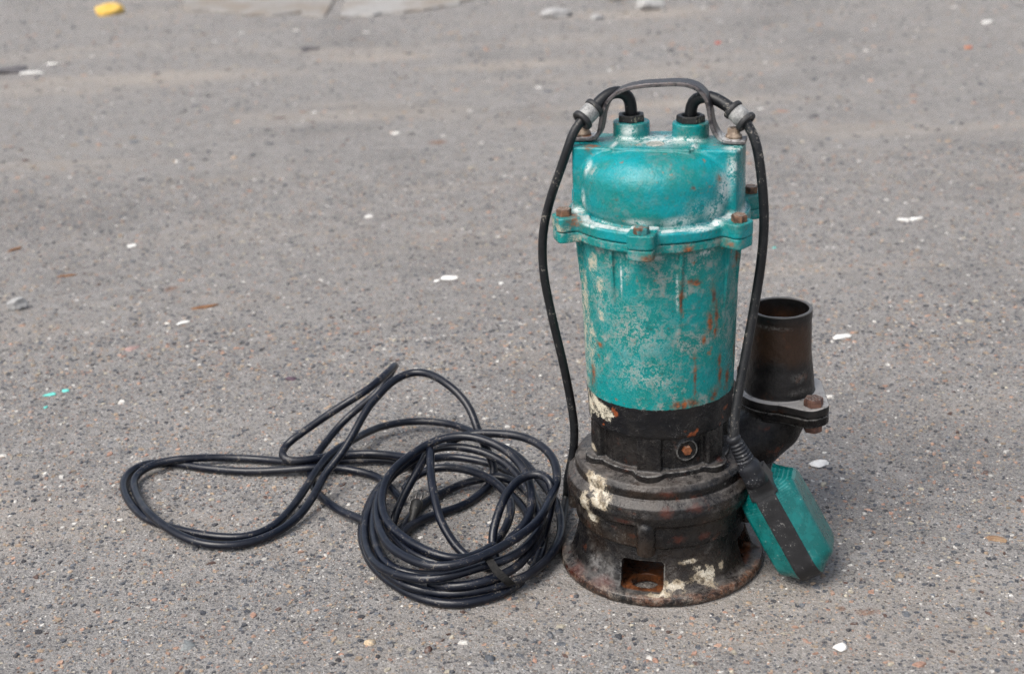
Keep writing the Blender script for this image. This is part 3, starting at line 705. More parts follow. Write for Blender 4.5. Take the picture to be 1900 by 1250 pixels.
def f_lid(X, Y, Z):
    r = np.sqrt(X * X + Y * Y)
    d = poly2(r, Z, [(-5, 372), (47.5, 372), (47.3, 388), (44.5, 391.2), (38, 392.6), (-5, 393.2)]) - 23.5
    bar = smax(smax(np.abs(Y) - 27, r - 77, 3), np.maximum(Z - 417, 349 - Z), 2.0)
    d = smin(d, bar, 3.5)
    plate = box(X, Y, Z, (-1, -2, 410), (34, 31.5, 8.6), 1.0)
    d = smin(d, plate, 1.6)
    for x0 in (-36.5, 34.5): d = smin(d, capsule(X, Y, Z, (x0, -28, 417.2), (x0 + (0.5 if x0 < 0 else -.5), -6, 417.6), 1.3), 1.0)
    d = smin(d, cylz(X, Y, Z, 82, 347.2, 357, 1.8), 3.2)
    d = smin(d, np.maximum(lugs(X, Y, Z, 347.2, 359.8, .5), 60 - r), 3.5)
    for x0 in (-26.7, 26.7): d = smin(d, cylz(X, Y, Z, 16.4, 405, 432, 1.4, (x0, 15)), 2.5)
    return d + rough(X, Y, Z, .22, 5)
lid_powder = [((0, -76, 357.5), (30, 8, 3.2)), ((-46, -60, 357.5), (22, 20, 3.4)), ((46, -60, 357.5), (20, 20, 3.4)), ((-66, -30, 358), (12, 22, 5)), ((30, -64, 362), (26, 14, 9)), ((58, -44, 366), (16, 18, 16)), ((64, -34, 385), (10, 14, 22)), ((-8, -70, 361), (22, 6, 7)), ((-62, -36, 372), (6, 10, 14)), ((0, 0, 418.5), (60, 30, 2.2)), ((-26.7, 0, 419), (22, 6, 5)), ((26.7, 0, 419), (22, 6, 5)), ((-26, -1, 426), (12, 5, 8)), ((70, -18, 417), (14, 14, 4)), ((-36, -18, 418), (5, 16, 3)), ((35, -18, 418), (5, 16, 3)), ((-56, -34, 400), (7, 10, 12)), ((70, -28, 400), (9, 8, 20))]
lid_worn = [((62, -36, 388), (16, 16, 26)), ((45, -55, 372), (30, 18, 16)), ((-50, -44, 400), (10, 12, 12)), ((0, 0, 418), (50, 24, 4)), ((-5, -22, 418), (40, 9, 3)), ((-8, 0, 430), (9, 8, 8))]
lid_rust = [((40, -58, 392), (2, 2, 2)), ((60, -38, 396), (3, 3, 5)), ((-56, -20, 417), (9, 6, 2)), ((-70, -46, 355), (14, 14, 10)), ((-58, -30, 416), (4, 4, 4)), ((12, -2, 431), (3, 3, 3))]
lid_cream = [((-84, -44, 352), (12, 10, 9)), ((-76, -56, 351), (10, 10, 5))]
M_LID = teal_paint('teal_lid_paint', lid_rust, lid_cream, lid_worn, lid_powder, None, .43, (), True, .22)
part('motor_lid', surfnet('motor_lid', f_lid, (-101, -101, 345), (101, 101, 435), 1.0), M_LID)

# bolts
M_BOLT = rusty('rusty_bolt_steel')
def hexhead(af, h, flange=0.0):
    r = af / math.sqrt(3) 
    V, F = [], []
    def ringv(rad, z, n=6, ph=0.0): V.extend([(rad * math.cos(2 * math.pi * j / n + ph), rad * math.sin(2 * math.pi * j / n + ph), z) for j in range(n)])
    ringv(r * .985, 0); ringv(r, h * .06); ringv(r, h * .78); ringv(r * .90, h); ringv(r * .55, h * 1.01)
    for i in range(4):
        for j in range(6): F.append((6 * i + j, 6 * i + (j + 1) % 6, 6 * i + 6 + (j + 1) % 6, 6 * i + 6 + j))
    F.append(tuple(range(24, 30)))
    return np.array(V), F
V, F = hexhead(.0121, .0064); bolt_me = mesh('bolt', V, F, False); bolt_me.materials.append(M_BOLT)
for k, a in enumerate(range(0, 360, 60)):
    x, y = .0893 * math.sin(R(a)), -.0893 * math.cos(R(a))
    me_ = bolt_me
    if k == 0: me_ = bolt_me.copy(); me_.materials[0] = rusty('half_painted_bolt', paint=.85)
    o = part('bolt', me_, None); o.location = (x, y, .3596); o.rotation_euler = (R(2 * math.sin(k)), 0, R(20 + 37 * k))
# brass-brown plug screw in the neck recess
o = part('plug_screw', mesh('plug_screw', *hexhead(.0082, .004), False), rusty('orange_rust_plug', (.16, .05, .018), (.28, .10, .035)))
d = Vector((math.sin(R(33)), -math.cos(R(33)), 0)); o.matrix_local = frame_to(d * .0588 + Vector((0, 0, .141)), d)
# slotted plug on the lid
def f_slot(X, Y, Z):
    d = cylz(X, Y, Z, 8.2, -2, 1.8, .8); d = smax(d, -cylz(X, Y, Z, 6.3, .8, 9, .3), .6); d = np.minimum(d, cylz(X, Y, Z, 5.6, -2, 1.6, .5))
    x, y = rot(X, Y, 72); return smax(d, -box(x, y, Z, (0, 0, 2), (.9, 12, 1.5), .2), .3)
o = part('slotted_plug', surfnet('slotted_plug', f_slot, (-9, -9, -3), (9, 9, 3), .35), plain('dusty_plug', (.13, .17, .15), (.34, .33, .30), .8, 200)); o.location = (.0, -.0165, .4178)

# carrying handle of flat black bar
HP = np.array([(-77.5, 419.6), (-68, 419.6), (-61.1, 419.8), (-55.2, 421.4), (-52, 425.6), (-50.1, 433.6), (-47.9, 443.9), (-43.4, 453.6), (-35.0, 461.4), (-24.4, 465.8), (-12.0, 468.3), (1.3, 469.4), (15.4, 470.1), (27.6, 469.3), (37.0, 465.2), (43.1, 457.7), (45.9, 447.8), (47.8, 436.9), (50.7, 428.6), (55.4, 422.6), (61, 420.2), (68, 419.6), (77.5, 419.6)])
def handle_mesh():
    C = catmull(np.c_[HP[:, 0], np.zeros(len(HP)), HP[:, 1]], 2.5)[:, [0, 2]]
    T = np.gradient(C, axis=0); T /= np.linalg.norm(T, axis=1)[:, None]; N = np.c_[-T[:, 1], T[:, 0]]
    w, t, b = 9.5, 1.9, .8
    sec = [(-w + b, -t), (w - b, -t), (w, -t + b), (w, t - b), (w - b, t), (-w + b, t), (-w, t - b), (-w, -t + b)]
    V, F = [], []
    for i, (c, n) in enumerate(zip(C, N)):
        for y, h in sec: V.append(((c[0] + n[0] * h) * .001, y * .001, (c[1] + n[1] * h) * .001))
    k = len(sec)
    for i in range(len(C) - 1):
        for j in range(k): F.append((i * k + j, i * k + (j + 1) % k, (i + 1) * k + (j + 1) % k, (i + 1) * k + j)[::-1])
    F.append(tuple(range(k))); F.append(tuple(range(len(V) - k, len(V)))[::-1])
    return mesh('carrying_handle', V, F, False)
def handle_mat():
    m = Mat('worn_black_handle'); n2 = m.noise(120, 4, .65); n3 = m.noise(480, 3, .6)
    c = m.mix((.014, .013, .016), (.04, .03, .03), m.step(n2, .42, .66)); c = m.mix(c, (.26, .24, .22), m.mul(m.step(n3, .62, .70), .55))
    z = m.sep(m.P)[2]
    pm = m.spots([((62, 0, 423), (18, 16, 12)), ((-62, 2, 423), (16, 16, 6))], .7, .6, n2)
    c = m.mix(c, (.58, .58, .57), m.mul(pm, m.step(n3, .36, .5)))
    c = m.mix(c, (.36, .12, .03), m.mul(m.spots([((-64, -2, 422), (7, 7, 6))], .8, .6, n2), .9))
    fe = m.mul(m.step(m.sep(m.P)[1], -.0088, -.0093), m.step(n2, .34, .52)); c = m.mix(c, (.20, .18, .18), m.mul(fe, .42))
    ed = m.step(m.noise(220, 3, .6), .56, .66)
    c = m.mix(c, (.10, .075, .06), m.mul(ed, .6))
    return m.done(c, m.mixf(.28, .5, n2), m.bump(m.add(n2, m.mul(n3, .5)), .0007, .8), metal=.25)
part('carrying_handle', handle_mesh(), handle_mat())
V, F = lathe([(.0025, .0105), (.0025, .005), (.0046, .0115), (.0058, .0105), (.0060, .004), (.0075, .0036), (.0075, 0)], 20)
V, F = lathe([(.0024, .004), (.0026, .0088), (.0045, .0092), (.0056, .0082), (.0058, .0032), (.0072, .0030), (.0074, 0)][::-1], 20)
scr = mesh('handle_screw', V, F, True); scr.materials.append(rusty('dull_brown_screw', (.12, .085, .06), (.27, .21, .16)))
for x in (-.0685, .0665):
    o = part('handle_screw', scr, None); o.location = (x, .002, .4212)

# gland nuts on the two cable bosses
M_NUT = rubber('black_gland_plastic', (.012, .012, .012), (.22, .20, .15), .8, (.4, .6))
def f_nut(X, Y, Z):
    hx = np.maximum(np.abs(X), np.maximum(np.abs(.5 * X + .866 * Y), np.abs(.5 * X - .866 * Y))) - 11.2
    d = smax(hx, np.maximum(-Z, Z - 6.3), .8); d = smax(d, np.sqrt(X * X + Y * Y) + Z * .5 - 15.6, .8)
    d = smax(d, -(np.sqrt(X * X + Y * Y) - 7.8 - np.maximum(Z - 4, 0) * .3), .6)
    return d
nut = surfnet('gland_nut', f_nut, (-14, -14, -1), (14, 14, 9), .55); nut.materials.append(M_NUT)
for x, a in ((-.0267, 12), (.0267, 33)):
    o = part('gland_nut', nut, None); o.location = (x, .015, .4318); o.rotation_euler = (0, 0, R(a))

# outlet elbow, flange and riser pipe; direction 45.5 degrees in the pump's own frame
OA = R(45.5); OC = (146 * math.cos(OA), 146 * math.sin(OA))
def f_flange(X, Y, Z, z0, z1, grow=0.0):
    x, y = rot(X - OC[0], Y - OC[1], 45.5)            # x along the outlet, y across
    d = poly2(x, y, [(-27, 0), (-4, -50), (3, -50), (33, -6), (33, 6), (3, 50), (-4, 50)]) - (13.5 + grow)
    d = np.minimum(d, np.sqrt(x * x + y * y) - (41.5 + grow))
    return smax(d, np.abs(Z - (z0 + z1) / 2) - (z1 - z0) / 2, 1.6)
def f_elbow(X, Y, Z):
    c, s = math.cos(OA), math.sin(OA); pt = lambda q, z: (q * c, q * s, z)
    d = capsule(X, Y, Z, pt(66, 88), pt(112, 95), 26, 30)
    d = smin(d, capsule(X, Y, Z, pt(112, 95), pt(134, 108), 30, 31), 6)
    d = smin(d, capsule(X, Y, Z, pt(136, 108), pt(146, 126), 31, 33), 6)
    d = smax(d, Z - 128, 1)
    d = smin(d, f_flange(X, Y, Z, 122.5, 132.2), 3)
    d = smax(d, -cylz(X, Y, Z, 26, 118, 150, 2, OC), 1)
    return d + rough(X, Y, Z, .3, 6)
M_ELB = black_iron('black_outlet_elbow', (), (), False, 1.3, .02, .15, .15)
part('outlet_elbow', surfnet('outlet_elbow', f_elbow, (40, 40, 55), (165, 165, 135), 1.2), M_ELB)
def f_pipe(X, Y, Z):
    r = np.sqrt((X - OC[0]) ** 2 + (Y - OC[1]) ** 2)
    d = poly2(r, Z, [(-4, 133), (34.5, 133), (34.2, 147), (33.4, 156), (31.6, 169), (30.5, 181), (29.9, 195), (29.7, 217), (30.1, 218.5), (30.1, 227), (-4, 227)]) - .5
    d = smin(d, f_flange(X, Y, Z, 132.8, 141.5), 2.2)
    for sgn in (-1, 1):
        x, y = rot(X - OC[0], Y - OC[1], 45.5)
        d = smax(d, -cylz(x, y, Z, 11.5, 140.2, 160, .5, (0, sgn * 52)), .8) if False else d
    d = smax(d, -cylz(X, Y, Z, 27.2, 100, 260, .5, OC), .8)
    return d + rough(X, Y, Z, .22, 7)
def pipe_mat():
    m = Mat('brown_black_pipe'); n1 = m.noise(14, 5, .6); n2 = m.noise(60, 5, .65); n3 = m.noise(350, 4, .6); z = m.sep(m.P)[2]; up = m.upness()
    zz = m.add(z, m.mul(m.sub(n1, .5), .05))
    band = m.mul(m.step(zz, .168, .185), m.step(zz, .222, .205))
    c = m.mix((.008, .0075, .0075), (.017, .015, .0145), m.step(n2, .4, .65)); c = m.mix(c, (.040, .021, .012), m.mul(band, .9))
    c = m.mix(c, (.11, .038, .014), m.mul(m.step(m.noise(40, 4, .6), .58, .70), .5))
    du = m.mul(m.step(up, .55, .95), m.step(z, .150, .143)); c = m.mix(c, (.36, .34, .32), m.mul(du, m.step(m.add(m.mul(n2, .6), m.mul(n3, .4)), .30, .50)))
    sp = m.spots([((115, 85, 164), (20, 20, 9)), ((120, 85, 150), (16, 20, 6)), ((98, 78, 216), (22, 20, 3))], 1.8, .9, n2); c = m.mix(c, (.20, .185, .17), m.mul(m.mul(sp, m.step(m.add(m.mul(n2, .6), m.mul(n3, .4)), .40, .60)), .75))
    c = m.mix(c, (.15, .14, .13), m.mul(m.step(z, .2262, .2270), .7))
    return m.done(c, m.mixf(.28, .5, n2), m.bump(m.add(n2, m.mul(n3, .5)), .0009, .8), spec=.3)
part('outlet_pipe', surfnet('outlet_pipe', f_pipe, (OC[0] - 66, OC[1] - 66, 130), (OC[0] + 66, OC[1] + 66, 230), 1.0), pipe_mat())
V, F = hexhead(.0168, .0078); fb = mesh('flange_bolt', V, F, False); fb.materials.append(rusty('red_brown_bolt', (.07, .032, .024), (.16, .08, .055)))
V2, F2 = hexhead(.0160, .009); fn_ = mesh('flange_nut', V2, F2, False); fn_.materials.append(fb.materials[0])
for sgn in (-1, 1):
    bx, by = OC[0] - sgn * 51 * math.sin(OA), OC[1] + sgn * 51 * math.cos(OA)
    o = part('flange_bolt', fb, None); o.location = (bx * .001, by * .001, .1412); o.rotation_euler = (0, 0, .3 + sgn)
    o = part('flange_nut', fn_, None); o.location = (bx * .001, by * .001, .1145); o.rotation_euler = (0, 0, .8)

